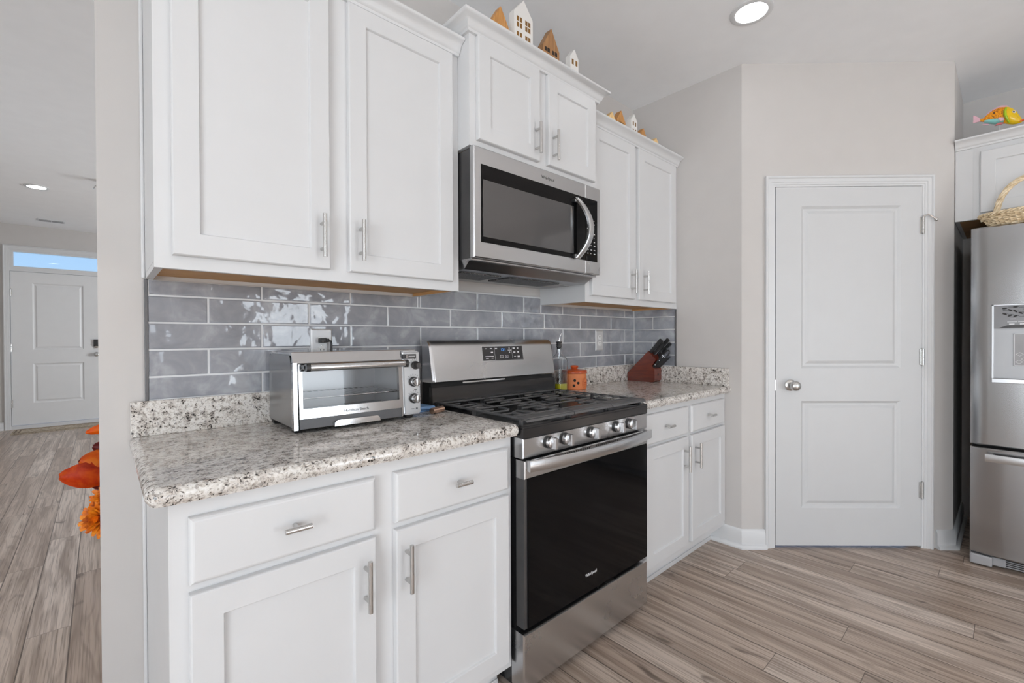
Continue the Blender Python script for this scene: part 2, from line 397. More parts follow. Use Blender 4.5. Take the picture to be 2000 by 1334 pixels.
# ================================================================== SETTING
WX0, WX1 = -1.018, 1.679
struct('floor', MB().box(-4, 3.6, BACK-.3, HALL+.3, -.06, 0), 'plank_floor', 'grey brown wood plank floor running from kitchen to hall', 'floor')
struct('ceiling', MB().box(-4, 3.6, BACK-.3, HALL+.3, H, H+.08), 'ceiling_paint', 'smooth light grey ceiling above the kitchen and hall', 'ceiling')
struct('wall_back', MB().box(WX0, 3.34, 0, .115, 0, H), 'wall_paint', 'greige wall behind the range, cabinets and tile', 'wall')
struct('wall_right', MB().box(WX1, WX1+.1, -.703, 0, 0, H), 'wall_paint', 'short greige side wall at the right end of the counter', 'wall')
FD = frame((1.679, -.703), (.7299, -.6836), (-.6836, -.7299))      # the angled pantry wall
DS0, DS1, DH, SE = .186, 1.008, 2.046, 1.186
w = MB(FD)
w.box(0, DS0, -.1, 0, 0, H); w.box(DS1, SE, -.1, 0, 0, H); w.box(DS0, DS1, -.1, 0, DH, H)
struct('wall_pantry', w, 'wall_paint', 'angled greige wall around the white pantry door', 'wall')
struct('wall_alcove', MB().box(2.55, FRONT, -1.514, -1.414, 0, H), 'wall_paint', 'greige side wall of the refrigerator alcove', 'wall')
w = MB()
w.box(FRONT, FRONT+.1, BACK, -1.414, 0, H)
struct('wall_fridge', w, 'wall_paint', 'greige wall behind the refrigerator and the painted fish', 'wall')
def wall_x(name, x0, x1, y0, y1, holes, label):   # wall along y with window holes (y0,y1,z0,z1)
    w = MB(); cur = y0
    for a, b, c, d in sorted(holes):
        w.box(x0, x1, cur, a, 0, H)
        if c > 0: w.box(x0, x1, a, b, 0, c)
        w.box(x0, x1, a, b, d, H); cur = b
    w.box(x0, x1, cur, y1, 0, H); struct(name, w, 'wall_paint', label, 'wall')
def wall_y(name, y0, y1, x0, x1, holes, label):
    w = MB(); cur = x0
    for a, b, c, d in sorted(holes):
        w.box(cur, a, y0, y1, 0, H)
        if c > 0: w.box(a, b, y0, y1, 0, c)
        w.box(a, b, y0, y1, d, H); cur = b
    w.box(cur, x1, y0, y1, 0, H); struct(name, w, 'wall_paint', label, 'wall')
wall_y('wall_front', BACK-.06, BACK, LEFT, FRONT+.1, [(.62, 1.66, 0.02, 2.06), (-2.45, -.75, .82, 2.18)], 'greige wall behind the viewer with glazed openings')
wall_x('wall_left', LEFT-.06, LEFT, BACK, -.5, [(-4.0, -1.8, .04, 2.10)], 'greige wall at the far left of the living area')
struct('wall_jog', MB().box(LEFT, LEFT2, -.56, -.5, 0, H), 'wall_paint', 'short greige return wall beside the hall', 'wall')
wall_x('wall_hall', LEFT2-.06, LEFT2, -.5, HALL, [(1.7, 3.5, .72, 1.78)], 'greige wall on the left of the hall')
wall_x('wall_dining', FRONT, FRONT+.06, .115, HALL, [(2.7, 5.1, .72, 1.98)], 'greige wall at the right of the dining room')
DX0, DX1, DZ1 = -1.905, -.985, 2.115
wall_y('wall_entry', HALL, HALL+.1, LEFT2, FRONT+.1, [(DX0, DX1, 0, 2.40)], 'greige wall around the white front door')
def window_frame(name, M, x0, x1, z0, z1, bars, label):
    m = MB(M)
    for a, b, c, e in ((x0, x0+.05, z0, z1), (x1-.05, x1, z0, z1), (x0+.05, x1-.05, z0, z0+.05), (x0+.05, x1-.05, z1-.05, z1)): m.box(a, b, -.05, .0, c, e)
    for t in bars: xx = x0+(x1-x0)*t; m.box(xx-.03, xx+.03, -.05, -.005, z0+.05, z1-.05)
    if z0 > .3: zz = (z0+z1)/2; m.box(x0+.05, x1-.05, -.045, -.008, zz-.02, zz+.02)
    struct(name, m, 'trim_white', label, 'window')
window_frame('window_2', frame((0, BACK-.002), (1, 0), (0, 1)), .62, 1.66, .02, 2.06, (), 'white glazed patio door frame behind the viewer')
window_frame('added_window_3', frame((0, BACK-.002), (1, 0), (0, 1)), -2.45, -.75, .82, 2.18, (.5,), 'unseen white window frame added around the fill light behind the viewer')  # this frame and the next three surround added, unseen fill lamps
window_frame('added_window_4', frame((LEFT-.002, 0), (0, 1), (1, 0)), -4.0, -1.8, .04, 2.10, (.5,), 'unseen white window frame added around the fill light in the left living wall')
window_frame('added_window_5', frame((LEFT2-.002, 0), (0, 1), (1, 0)), 1.7, 3.5, .72, 1.78, (.5,), 'unseen white window frame added around the fill light in the left hall wall')
window_frame('added_window_6', frame((FRONT+.002, 0), (0, 1), (-1, 0)), 2.7, 5.1, .72, 1.98, (.5,), 'unseen white window frame added around the fill light in the dining room wall')

BASE = [(0, 0), (.030, 0), (.030, .006), (.0285, .014), (.022, .021), (.0145, .023), (.0145, .082), (.012, .086), (.012, .091), (.008, .097), (.004, .104), (0, .106)]
def baseboard(name, path, label, M=None):
    struct(name, MB(M).sweep(path, BASE), 'trim_white', label, 'baseboard', True)
c0 = FD @ Vector((.131, 0, 0)); e0 = FD @ Vector((0, 0, 0)); s1 = FD @ Vector((1.088, 0, 0)); s2 = FD @ Vector((SE, 0, 0))
baseboard('baseboard_right', [(c0.x, c0.y), (e0.x, e0.y), (1.679, -.53)][::-1], 'white baseboard wrapping the wall corner left of the pantry door')
baseboard('baseboard_pantry', [(s1.x, s1.y), (s2.x, s2.y), (3.2, -1.514)], 'white baseboard right of the pantry door running into the refrigerator alcove')
baseboard('baseboard_entry', [(LEFT2, HALL), (-1.97, HALL)], 'white baseboard left of the front door')
baseboard('baseboard_wall_end', [(WX0, .115), (WX0, 0), (-.93, 0)], 'white baseboard at the foot of the wall end beside the base cabinet')

# ------------------------------------------------------------------ doors
def panel_door(m, x0, x1, z0, z1, df, t, panels):   # slab with moulded recessed panels, front at d = df
    xs = sorted({x0, x1} | {p[0] for p in panels} | {p[1] for p in panels})
    pz = sorted(panels, key=lambda p: p[2]); pa, pb = pz[0][0], pz[0][1]
    def q(a, b, c, e): m._f([m._v((a, df, c)), m._v((b, df, c)), m._v((b, df, e)), m._v((a, df, e))])
    q(x0, pa, z0, z1); q(pb, x1, z0, z1); cur = z0
    for a, b, c, e in pz:
        q(pa, pb, cur, c); cur = e
        m.rloft([(a, b, c, e, df), (a+.004, b-.004, c+.004, e-.004, df-.003), (a+.014, b-.014, c+.014, e-.014, df-.011), (a+.026, b-.026, c+.026, e-.026, df-.011),
                 (a+.040, b-.040, c+.040, e-.040, df-.004), (a+.044, b-.044, c+.044, e-.044, df-.003)], False, True)
    q(pa, pb, cur, z1)
    m.loft([[(x0, df, z0), (x1, df, z0), (x1, df, z1), (x0, df, z1)], [(x0, df-t, z0), (x1, df-t, z0), (x1, df-t, z1), (x0, df-t, z1)]], True, False, True)
    bmesh.ops.remove_doubles(m.bm, verts=m.bm.verts, dist=1e-5)
CAS = [(0, 0), (0, .017), (.004, .0195), (.010, .0195), (.013, .0165), (.0145, .012), (.033, .0115), (.0345, .0085), (.046, .008), (.048, .0045), (.0565, .004), (.057, 0)]  # (across from outer edge, thickness)
def casing(m, x0, x1, z1, wd, prof=CAS):          # mitred frame: x0,x1 inner opening, wd width
    k = wd/.057
    L = []
    for (x, z, sx, sz) in ((x0, 0, -1, 0), (x0, z1, -1, 1), (x1, z1, 1, 1), (x1, 0, 1, 0)):
        L.append([(x+sx*(wd-c*k), d, z+sz*(wd-c*k)) for c, d in prof])
    m.loft(L, True)
def hinge(m, s, d, z, h=.09):
    m.tube([(s, d, z-h/2), (s, d, z+h/2)], .0065, 10)
    for k in (-1, 1): m.lathe([(.0001, 0), (.0045, .001), (.0045, .004), (.0001, .006)] if k > 0 else [(.0001, -.006), (.0045, -.004), (.0045, -.001), (.0001, 0)], (s, d, z+k*h/2), 'z', 10)
    m.box(s-.016, s+.012, d-.006, d-.003, z-h/2, z+h/2)
t = thing('door_1', 'white two panel pantry door in the angled wall', 'door', FD @ Vector((.6, 0, 0)), kind='structure')
m = MB(FD); panel_door(m, DS0+.004, DS1-.003, .014, DH-.004, .004, .036, [(.333, .889, .226, .835), (.333, .889, 1.020, 1.936)])
m.build('door_panel', 'door_white', t)
m = MB(FD); casing(m, DS0, DS1, DH, .057); m.build('casing', 'trim_white', t, True)
m = MB(FD)                                        # jamb lining and stop, so that the gap reads dark
m.box(DS0-.002, DS0+.001, -.1, .002, 0, DH); m.box(DS1-.001, DS1+.002, -.1, .002, 0, DH); m.box(DS0, DS1, -.1, .002, DH-.001, DH+.002)
m.box(DS0, DS0+.014, -.062, -.036, 0, DH); m.box(DS1-.014, DS1, -.062, -.036, 0, DH); m.box(DS0, DS1, -.062, -.036, DH-.014, DH)
m.build('jamb', 'trim_white', t)
for z in (1.823, 1.082, .331):
    m = MB(FD); hinge(m, DS1-.001, .010, z); m.build('hinge', 'nickel', t, True)
m = MB(FD)
m.tube([(DS1-.001, .010, 1.872), (DS1+.018, .020, 1.880), (DS1+.036, .026, 1.866), (DS1+.052, .030, 1.852)], .004, 8)
m.lathe([(.001, -.004), (.009, -.003), (.010, .004), (.007, .008), (.001, .009)], (DS1+.054, .026, 1.850), 'y', 12)
m.build('hinge_door_stop', 'nickel', t, True)
def knob(M, s, d, z, mat, t, name='knob'):
    m = MB(M); m.lathe([(.001, 0), (.032, 0), (.032, .004), (.026, .009), (.013, .011), (.011, .026), (.016, .031), (.026, .038), (.0285, .048), (.026, .058), (.017, .065), (.001, .067)], (s, d, z), 'y', 28)
    return m.build(name, mat, t, True)
knob(FD, .272, .004, .925, 'nickel', t)
m = MB(FD); m.box(DS0+.0005, DS0+.004, -.026, .0045, .895, .955); m.build('latch_plate', 'nickel', t)

FE = frame((0, HALL), (1, 0), (0, -1))            # entry wall, facing the hall
t = thing('door_2', 'white two panel front door at the far end of the hall', 'door', (-1.45, HALL, 0), kind='structure')
m = MB(FE); panel_door(m, DX0+.004, DX1-.004, .05, 2.115, -.02, .04, [(-1.70, -1.195, .335, .875), (-1.70, -1.195, 1.06, 1.97)])
m.build('door_panel', 'door_white_hall_lit', t)
m = MB(FE); casing(m, DX0, DX1, 2.40, .06); m.build('casing', 'trim_white', t, True)
m = MB(FE); m.box(DX0, DX1, -.09, -.004, 2.118, 2.165); m.box(DX0, DX1, -.1, .0, 0, .045); m.build('jamb', 'trim_white', t)
for z in (1.83, 1.09, .34):
    m = MB(FE); hinge(m, DX0+.004, -.012, z, .1); m.build('hinge', 'nickel', t, True)
knob(FE, -1.06, -.02, .985, 'nickel', t)
m = MB(FE); m.box(-1.094, -1.030, -.02, .004, 1.10, 1.20, .006); k = m.build('keypad_lock', 'black_plastic', t, True); k['label'] = 'black electronic deadbolt on the front door'
m = MB(FE); m.lathe([(.001, 0), (.03, 0), (.03, .012), (.02, .018), (.001, .02)], (-1.062, -.018, 1.105), 'y', 20); m.build('deadbolt', 'nickel', t, True)
t = thing('window_1', 'transom window showing blue sky above the front door', 'window', (-1.45, HALL, 2.165), kind='structure')
m = MB(FE)
for a, b, c, e in ((DX0, DX0+.035, 2.165, 2.40), (DX1-.035, DX1, 2.165, 2.40), (DX0+.035, DX1-.035, 2.165, 2.185), (DX0+.035, DX1-.035, 2.375, 2.40)): m.box(a, b, -.07, -.006, c, e)
m.build('window_frame', 'trim_white', t)
m = MB(FE); m.box(DX0+.034, DX1-.034, -.05, -.046, 2.184, 2.376); m.build('pane', 'pane', t)

# ------------------------------------------------------------------ ceiling fittings
def can_light(x, y, label):
    t = thing('ceiling_light', label, 'ceiling light', (x, y, H), 'recessed ceiling lights')
    m = MB(); m.lathe([(.068, -.001), (.070, -.006), (.086, -.008), (.093, -.004), (.094, 0), (.07, 0)], (x, y, H), 'z', 40); m.build('trim_ring', 'trim_white', t, True)
    m = MB(); m.lathe([(.0005, -.0045), (.069, -.0045), (.069, -.001), (.0005, -.001)], (x, y, H), 'z', 40); m.build('lens', 'lamp_glow', t)
can_light(1.283, -.897, 'lit round recessed light in the kitchen ceiling near the pantry')
can_light(-1.48, 4.88, 'lit round recessed light in the hall ceiling near the front door')
for x, y in ((1.283, -2.7), (-.45, -2.7)): can_light(x, y, 'lit round recessed light added out of view to brighten the kitchen')  # unseen lamps added to lift the kitchen light
for x, y in ((-1.9, 1.6), (-1.7, 3.2), (.8, 3.4), (-2.0, -3.6), (1.2, -4.4), (-2.0, -1.6)): can_light(x, y, 'lit round recessed light added out of view to brighten the adjoining rooms')  # more added lamps out of view, filling hall, dining and living areas
t = thing('air_vent', 'white slotted air vent in the hall ceiling', 'air vent', (-1.475, 6.64, H))
m = MB(); m.box(-1.60, -1.35, 6.565, 6.715, H-.008, H, .003); m.build('frame', 'trim_white', t)
for x0, x1 in ((-1.585, -1.48), (-1.47, -1.365)):
    m = MB(); m.box(x0, x1, 6.585, 6.695, H-.011, H-.006); m.build('louver', 'grey_plastic', t)
t = thing('light_fixture', 'small chrome ceiling fixture half hidden behind the wall end', 'light fixture', (-.955, 4.225, H))
m = MB(); m.lathe([(.001, -.05), (.03, -.045), (.05, -.02), (.055, 0), (.001, 0)], (-.955, 4.225, H), 'z', 20); m.build('canopy', 'chrome', t, True)
for q in (PI, PI*.62, -PI*.62, 0):
    m = MB(); dx, dy = math.cos(q), math.sin(q)
    m.tube([(-.955+dx*.02, 4.225+dy*.02, H-.04), (-.955+dx*.05, 4.225+dy*.05, H-.075), (-.955+dx*.085, 4.225+dy*.085, H-.055), (-.955+dx*.1, 4.225+dy*.1, H-.085)], .006, 8)
    m.build('arm', 'chrome', t, True)

# ================================================================== CABINETS
def shaker(m, x0, x1, z0, z1, d0, t=.0195, rail=.057):
    d = d0+t; e = .0035; g = .0055
    m.rloft([(x0, x1, z0, z1, d0), (x0, x1, z0, z1, d-g), (x0+.0012, x1-.0012, z0+.0012, z1-.0012, d-.0022), (x0+e, x1-e, z0+e, z1-e, d),
             (x0+rail, x1-rail, z0+rail, z1-rail, d), (x0+rail+.0015, x1-rail-.0015, z0+rail+.0015, z1-rail-.0015, d-.0022),
             (x0+rail+.003, x1-rail-.003, z0+rail+.003, z1-rail-.003, d-.0085)])
def slab(m, x0, x1, z0, z1, d0, t=.0195):
    d = d0+t
    m.rloft([(x0, x1, z0, z1, d0), (x0, x1, z0, z1, d-.008), (x0+.002, x1-.002, z0+.002, z1-.002, d-.004), (x0+.006, x1-.006, z0+.006, z1-.006, d-.0008), (x0+.009, x1-.009, z0+.009, z1-.009, d)])
def bar_handle(M, x, z, d, parent, L=.128, cc=.076):
    m = MB(M); m.tube([(x, d+.031, z-L/2), (x, d+.031, z+L/2)], .0060, 14)
    for k in (-1, 1): m.tube([(x, d-.001, z+k*cc/2), (x, d+.03, z+k*cc/2)], .0048, 10)
    return m.build('handle', 'nickel', parent, True)
def t_knob(M, x, z, d, parent, L=.056):
    m = MB(M); m.tube([(x-L/2, d+.031, z), (x+L/2, d+.031, z)], .0062, 14); m.tube([(x, d-.001, z), (x, d+.03, z)], .005, 10)
    return m.build('knob', 'nickel', parent, True)
CROWN = [(0, 0), (.011, 0), (.013, .004), (.013, .009), (.019, .013), (.021, .018), (.024, .027), (.032, .036), (.043, .041), (.049, .043), (.051, .046), (.051, .052), (0, .052)]
def upper(M, label, x0, x1, zb, zt, df, crown_z, doors, lip=.016, crown_path=None, blocks=(), open_right=False):
    """doors: (x0,x1,z0,z1,handle_x,handle_z)"""
    t = thing('wall_cabinet', label, 'wall cabinet', M @ Vector(((x0+x1)/2, 0, zb)), 'white shaker wall cabinets')
    m = MB(M); m.mat('cabinet_white')
    m.box(x0, x1, .001, df-.019, zb+lip, zt); m.box(x0+.0006, x0+.018, .001, df-.019, zb, zb+lip+.001); m.box(x1-.018, x1-.0006, .001, df-.019, zb, zb+lip+.001)
    m.box(x0, x1, df-.019, df, zb, zt)
    m.build('carcass', None, t)
    m = MB(M); m.box(x0+.019, x1-.019, .002, df-.02, zb+lip-.003, zb+lip+.002)
    for a in (x0+.018, x1-.0195): m.box(a, a+.0015, .002, df-.02, zb+.0005, zb+lip)
    m.box(x0+.019, x1-.019, df-.0205, df-.019, zb+.0005, zb+lip)
    o = m.build('bottom_panel', 'raw_wood', t); o['label'] = 'bare wood underside'
    for bx in blocks:                             # notched corner braces under the cabinet
        m = MB(M)
        for k in (0, 1):
            a = bx-.028+k*.028
            m.loft([[(a, df-.021, zb+lip-.003), (a+.027, df-.021, zb+lip-.003), (a+.022, df-.021, zb+.001), (a+.005, df-.021, zb+.001)],
                    [(a+.008, df-.055, zb+lip-.003), (a+.019, df-.055, zb+lip-.003), (a+.018, df-.055, zb+lip-.005), (a+.009, df-.055, zb+lip-.005)]])
        o = m.build('corner_block', 'block_wood', t); o['label'] = 'pale wooden corner block'
    for a, b, c, e, hx, hz in doors:
        m = MB(M); shaker(m, a, b, c, e, df+.0005); dr = m.build('door', 'cabinet_white', t)
        if hx is not None: bar_handle(M, hx, hz, df+.02, dr)
    if crown_path:
        if M is FA and x0 < -.5:
            m = MB(M); m.box(x0-.009, x0-.0002, .001, .014, zb+.002, zt-.04, .003); m.build('scribe_strip', 'cabinet_white', t)
        m = MB(M); m.sweep(crown_path, [(o, crown_z+z) for o, z in CROWN]); m.build('crown_moulding', 'cabinet_white', t, True)
    return t
ZB = 1.377
upper(FA, 'white wall cabinet with two tall doors above the toaster oven', -.914, -.001, ZB, 2.30, .312, 2.262,
      [(-.879, -.490, 1.410, 2.257, -.518, 1.506), (-.431, -.036, 1.410, 2.257, -.398, 1.508)], crown_path=[(-.002, .312), (-.914, .312), (-.914, .001)], blocks=(-.69, -.20))
upper(FA, 'short raised white wall cabinet above the microwave', 0.0, .762, 1.913, 2.365, .383, 2.325,
      [(.030, .356, 1.937, 2.322, .328, 2.02), (.408, .733, 1.937, 2.322, .436, 2.02)], lip=.004, crown_path=[(.762, .001), (.762, .383), (0, .383), (0, .001)])
upper(FA, 'white wall cabinet with two tall doors right of the microwave', .763, 1.677, ZB, 2.30, .312, 2.262,
      [(.797, 1.180, 1.410, 2.257, 1.143, 1.504), (1.219, 1.634, 1.410, 2.257, 1.267, 1.506)], crown_path=[(1.674, .312), (.765, .312)], blocks=(1.02, 1.40))
FF = frame((FRONT, 0), (0, -1), (-1, 0))          # fridge wall: u = -y, d = distance out from the wall
fc = upper(FF, 'white wall cabinet above the refrigerator holding the painted fish', 1.516, 2.50, 1.842, 2.276, FRONT-2.565, 2.236,
      [(1.615, 2.03, 1.872, 2.206, None, 0), (2.07, 2.48, 1.872, 2.206, None, 0)], lip=.004, crown_path=[(2.50, FRONT-2.565), (1.517, FRONT-2.565)])
m = MB(FF); m.box(1.518, 1.588, FRONT-2.566, FRONT-2.5625, 1.8425, 2.236, .001); m.build('filler_strip', 'cabinet_white', fc)
upper(FF, 'white wall cabinet along the refrigerator wall outside the picture', 2.502, 3.40, ZB, 2.30, .312, 2.262,
      [(2.537, 2.93, 1.410, 2.257, None, 0), (2.972, 3.365, 1.410, 2.257, None, 0)], crown_path=[(3.40, .001), (3.40, .312), (2.502, .312)])

def base_cab(label, x0, x1, dz, doors, drawers):
    t = thing('base_cabinet', label, 'base cabinet', (( x0+x1)/2, -.3, 0), 'white shaker base cabinets')
    df = .6095
    m = MB(FA); m.box(x0, x1, .001, df-.019, .1, .8755); m.box(x0, x1, df-.019, df, .103, .8755)
    m.build('carcass', 'cabinet_white', t)
    m = MB(FA); m.box(x0+.0, x1, .02, .535, 0, .1); m.box(x0, x1, .535, .541, 0, .022, .002); m.build('toe_kick', 'cabinet_white', t)
    if x0 < -.5:
        m = MB(FA); m.box(x0-.009, x0-.0002, .001, .014, .0, .875, .003); m.build('scribe_strip', 'cabinet_white', t)
    for a, b, c, e, hx in drawers:
        m = MB(FA); slab(m, a, b, c, e, df+.0005); o = m.build('drawer', 'cabinet_white', t); t_knob(FA, hx, (c+e)/2+.002, df+.02, o)
    for a, b, c, e, hx, hz in doors:
        m = MB(FA); shaker(m, a, b, c, e, df+.0005); o = m.build('door', 'cabinet_white', t); bar_handle(FA, hx, hz, df+.02, o)
    return t
base_cab('white base cabinet with two drawers under the toaster oven', -.917, -.006, 0,
         [(-.885, -.490, .134, .686, -.521, .580), (-.434, -.029, .134, .686, -.405, .585)], [(-.885, -.490, .704, .840, -.688), (-.434, -.029, .704, .840, -.231)])
base_cab('white base cabinet with two drawers under the knife block', .766, 1.677, 0,
         [(.800, 1.201, .142, .694, 1.153, .590), (1.237, 1.636, .142, .694, 1.270, .589)], [(.800, 1.201, .708, .846, .972), (1.237, 1.636, .708, .846, 1.42)])

# ------------------------------------------------------------------ stone tops and tile
def counter(label, x0, x1, cat, left_free, side):
    t = thing('countertop', label, 'countertop', ((x0+x1)/2, -.32, .8765))
    dF, r = .646, .016
    m = MB(FA)
    prof = [(0, .8765), (dF-.012, .8765), (dF-.008, .8775), (dF-.0065, .881), (dF-.004, .8845), (dF-.001, .889), (dF, .896), (dF-.002, .904), (dF-.007, .910), (dF-.014, .9135), (dF-.022, .914), (0, .914)]
    loops = []
    n = len(prof)
    if left_free:
        outline = []
        rc = .03
        for k in range(0, 7):
            q = PI/2*k/6; outline.append((x0+rc-rc*math.cos(q), dF-rc+rc*math.sin(q), -math.cos(q), math.sin(q)))
        pts = [(x0, .001, -1, 0)] + outline + [(x1-.006, dF, 0, 1)]
        for u, d, nu, nd in pts:
            loops.append([(u-nu*(dF-pd), d-nd*(dF-pd), z) for pd, z in prof[1:-1]])
        m.loft(loops, False, False, False)
        # flat top and underside
        for idx in (0, -1):
            m._f([m._v(l[idx]) for l in loops] + [m._v((x1-.006, .001, loops[-1][idx][2]))])
        e = loops[-1]; m._f([m._v(p) for p in e] + [m._v((x1-.006, .001, e[-1][2])), m._v((x1-.006, .001, e[0][2]))])
        bmesh.ops.remove_doubles(m.bm, verts=m.bm.verts, dist=1e-5)
    else:
        m.loft([[(x0, d, z) for d, z in prof], [(x1, d, z) for d, z in prof]])
    m.build('slab', 'granite', t, True)
    m = MB(FA); m.box(x0+(.003 if left_free else .0), x1-(.006 if left_free else .002), .001, .0205, .9142, 1.0165, .0015); m.build('backsplash_lip', 'granite', t)
    if side:
        m = MB(FA); m.box(x1-.022, x1-.001, .021, dF-.010, .9142, 1.0165, .0015); m.build('side_splash_lip', 'granite', t)
    return t
counter('speckled granite countertop holding the toaster oven', -.954, .003, 'countertop', True, False)
counter('speckled granite countertop holding the knife block and oil bottle', .763, 1.678, 'countertop', False, True)

def tiles():
    z0, ph, g, pw = 1.0175, .0814, .0045, .3093
    rows = [(1.0175, 1.0855-.0022)] + [(1.0865+.0814*k+.0022-.001, 1.0865+.0814*(k+1)-.0032) for k in range(3)]
    zj = [1.0165, 1.0860, 1.1675, 1.2490, 1.3305, 1.412]
    def run(m, M, u0, u1, jA, jB, zlim):
        for r in range(5):
            a, b = zj[r]+g/2, zj[r+1]-g/2
            js = jB if r % 2 == 0 else jA
            cuts = [u0] + [u for u in js if u0+.01 < u < u1-.01] + [u1]
            for c, e in zip(cuts, cuts[1:]):
                top = zlim((c+e)/2, b)
                if top-a < .01: continue
                x0, x1 = c+(g/2 if c > u0 else 0), e-(g/2 if e < u1 else 0)
                k = lambda: R.uniform(-.0006, .0006)
                m.rloft([(x0, x1, a, top, .003), (x0, x1, a, top, .0068+k()), (x0+.0015, x1-.0015, a+.0015, top-.0015, .0085), (x0+.004, x1-.004, a+.004, top-.004, .0092)])
    t = thing('tile_backsplash', 'glossy grey subway tile backsplash behind the range and counters', 'backsplash', (.38, 0, 1.0165))
    JA = [-.7585+.3093*k for k in range(9)]; JB = [-.6045+.3093*k for k in range(9)]
    JB = [-.6045+.3093*k for k in range(9)]
    def zl(u, b): return b if 0 < u < .762 else min(b, ZB-.001)
    # split the top row at the cabinet sides so that tiles stop under the cabinets
    m = MB(FA)
    run(m, FA, -.908, 1.668, JA, JB, lambda u, b: min(b, 1.331))
    for lo, hi, top in ((-.908, .0, ZB-.001), (.0, .762, 1.412), (.762, 1.668, ZB-.001)):
        cuts = [lo] + [u for u in JB if lo+.012 < u < hi-.012] + [hi]
        for c, e in zip(cuts, cuts[1:]):
            a = 1.3305+g/2; x0, x1 = c+g/2, e-g/2
            m.rloft([(x0, x1, a, top, .003), (x0, x1, a, top, .0068), (x0+.0015, x1-.0015, a+.0015, top-.0015, .0085), (x0+.004, x1-.004, a+.004, top-.004, .0092)])
    m.build('tile', 'tile_glaze', t)
    m = MB(frame((1.679, 0), (0, -1), (-1, 0)))
    run(m, None, .0115, .303, [.150], [.30], lambda u, b: min(b, 1.331))
    m.rloft([(.0115, .303, 1.3305+g/2, ZB-.001, .003), (.0115, .303, 1.3305+g/2, ZB-.001, .0068), (.013, .3015, 1.3345, ZB-.0025, .0085), (.0155, .299, 1.337, ZB-.005, .0092)])
    m.build('side_tile', 'tile_glaze', t)
    m = MB(FA); m.box(-.908, 1.6785, .0002, .0074, 1.0166, ZB-.0005); m.box(.0, .762, .0002, .0074, ZB-.0005, 1.418); m.box(.001, .761, .0074, .010, 1.4125, 1.419)
    m.M = frame((1.679, 0), (0, -1), (-1, 0)); m.box(.0074, .305, .0002, .0074, 1.0166, ZB-.0005)
    m.build('grout', 'grout', t)
    m = MB(FA); m.box(-.917, -.9085, .0003, .0105, 1.0166, ZB-.0005, .0008); m.build('metal_edge_trim', 'dark_grey_metal', t)
    m = MB(frame((1.679, 0), (0, -1), (-1, 0))); m.box(.304, .311, .0003, .0105, 1.0166, ZB-.0005, .0008)
    m.build('metal_edge_trim', 'dark_grey_metal', t)
tiles()

def outlet(x, z, wd, label, plug):
    t = thing('wall_outlet', label, 'wall outlet', (x, -.009, z), 'outlets on the tile')
    h = .124; m = MB(FA)
    m.rloft([(x-wd/2, x+wd/2, z-h/2, z+h/2, .0088), (x-wd/2, x+wd/2, z-h/2, z+h/2, .0105), (x-wd/2+.005, x+wd/2-.005, z-h/2+.005, z+h/2-.005, .0148)])
    m.build('cover_plate', 'plate_satin', t)
    for k in (-1, 1):
        zc = z+k*.0195; m = MB(FA)
        pts = [(x+.0165*math.cos(q), .0148, zc+min(.0135, max(-.0135, .0175*math.sin(q)))) for q in (2*PI*i/24 for i in range(24))]
        m.mat('outlet_white'); m.loft([pts, [(p[0], .0168, p[2]) for p in pts]])
        m.mat('print_dark')
        for dx in (-.006, .006): m.box(x+dx-.0012, x+dx+.0012, .0166, .0171, zc+.000, zc+.008)
        m.lathe([(.0001, .0166), (.0024, .0166), (.0024, .0171), (.0001, .0171)], (x, 0, zc-.006), 'y', 10)
        m.build('receptacle', None, t)
    m = MB(FA); m.lathe([(.0001, .0148), (.003, .0148), (.0025, .016), (.0001, .0164)], (x, 0, z), 'y', 12); m.build('screw', 'nickel', t, True)
    return t
outlet(-.407, 1.173, .078, 'silver outlet plate with a black plug above the toaster oven', 1)
outlet(1.279, 1.181, .076, 'silver outlet plate on the tile left of the knife block', None)

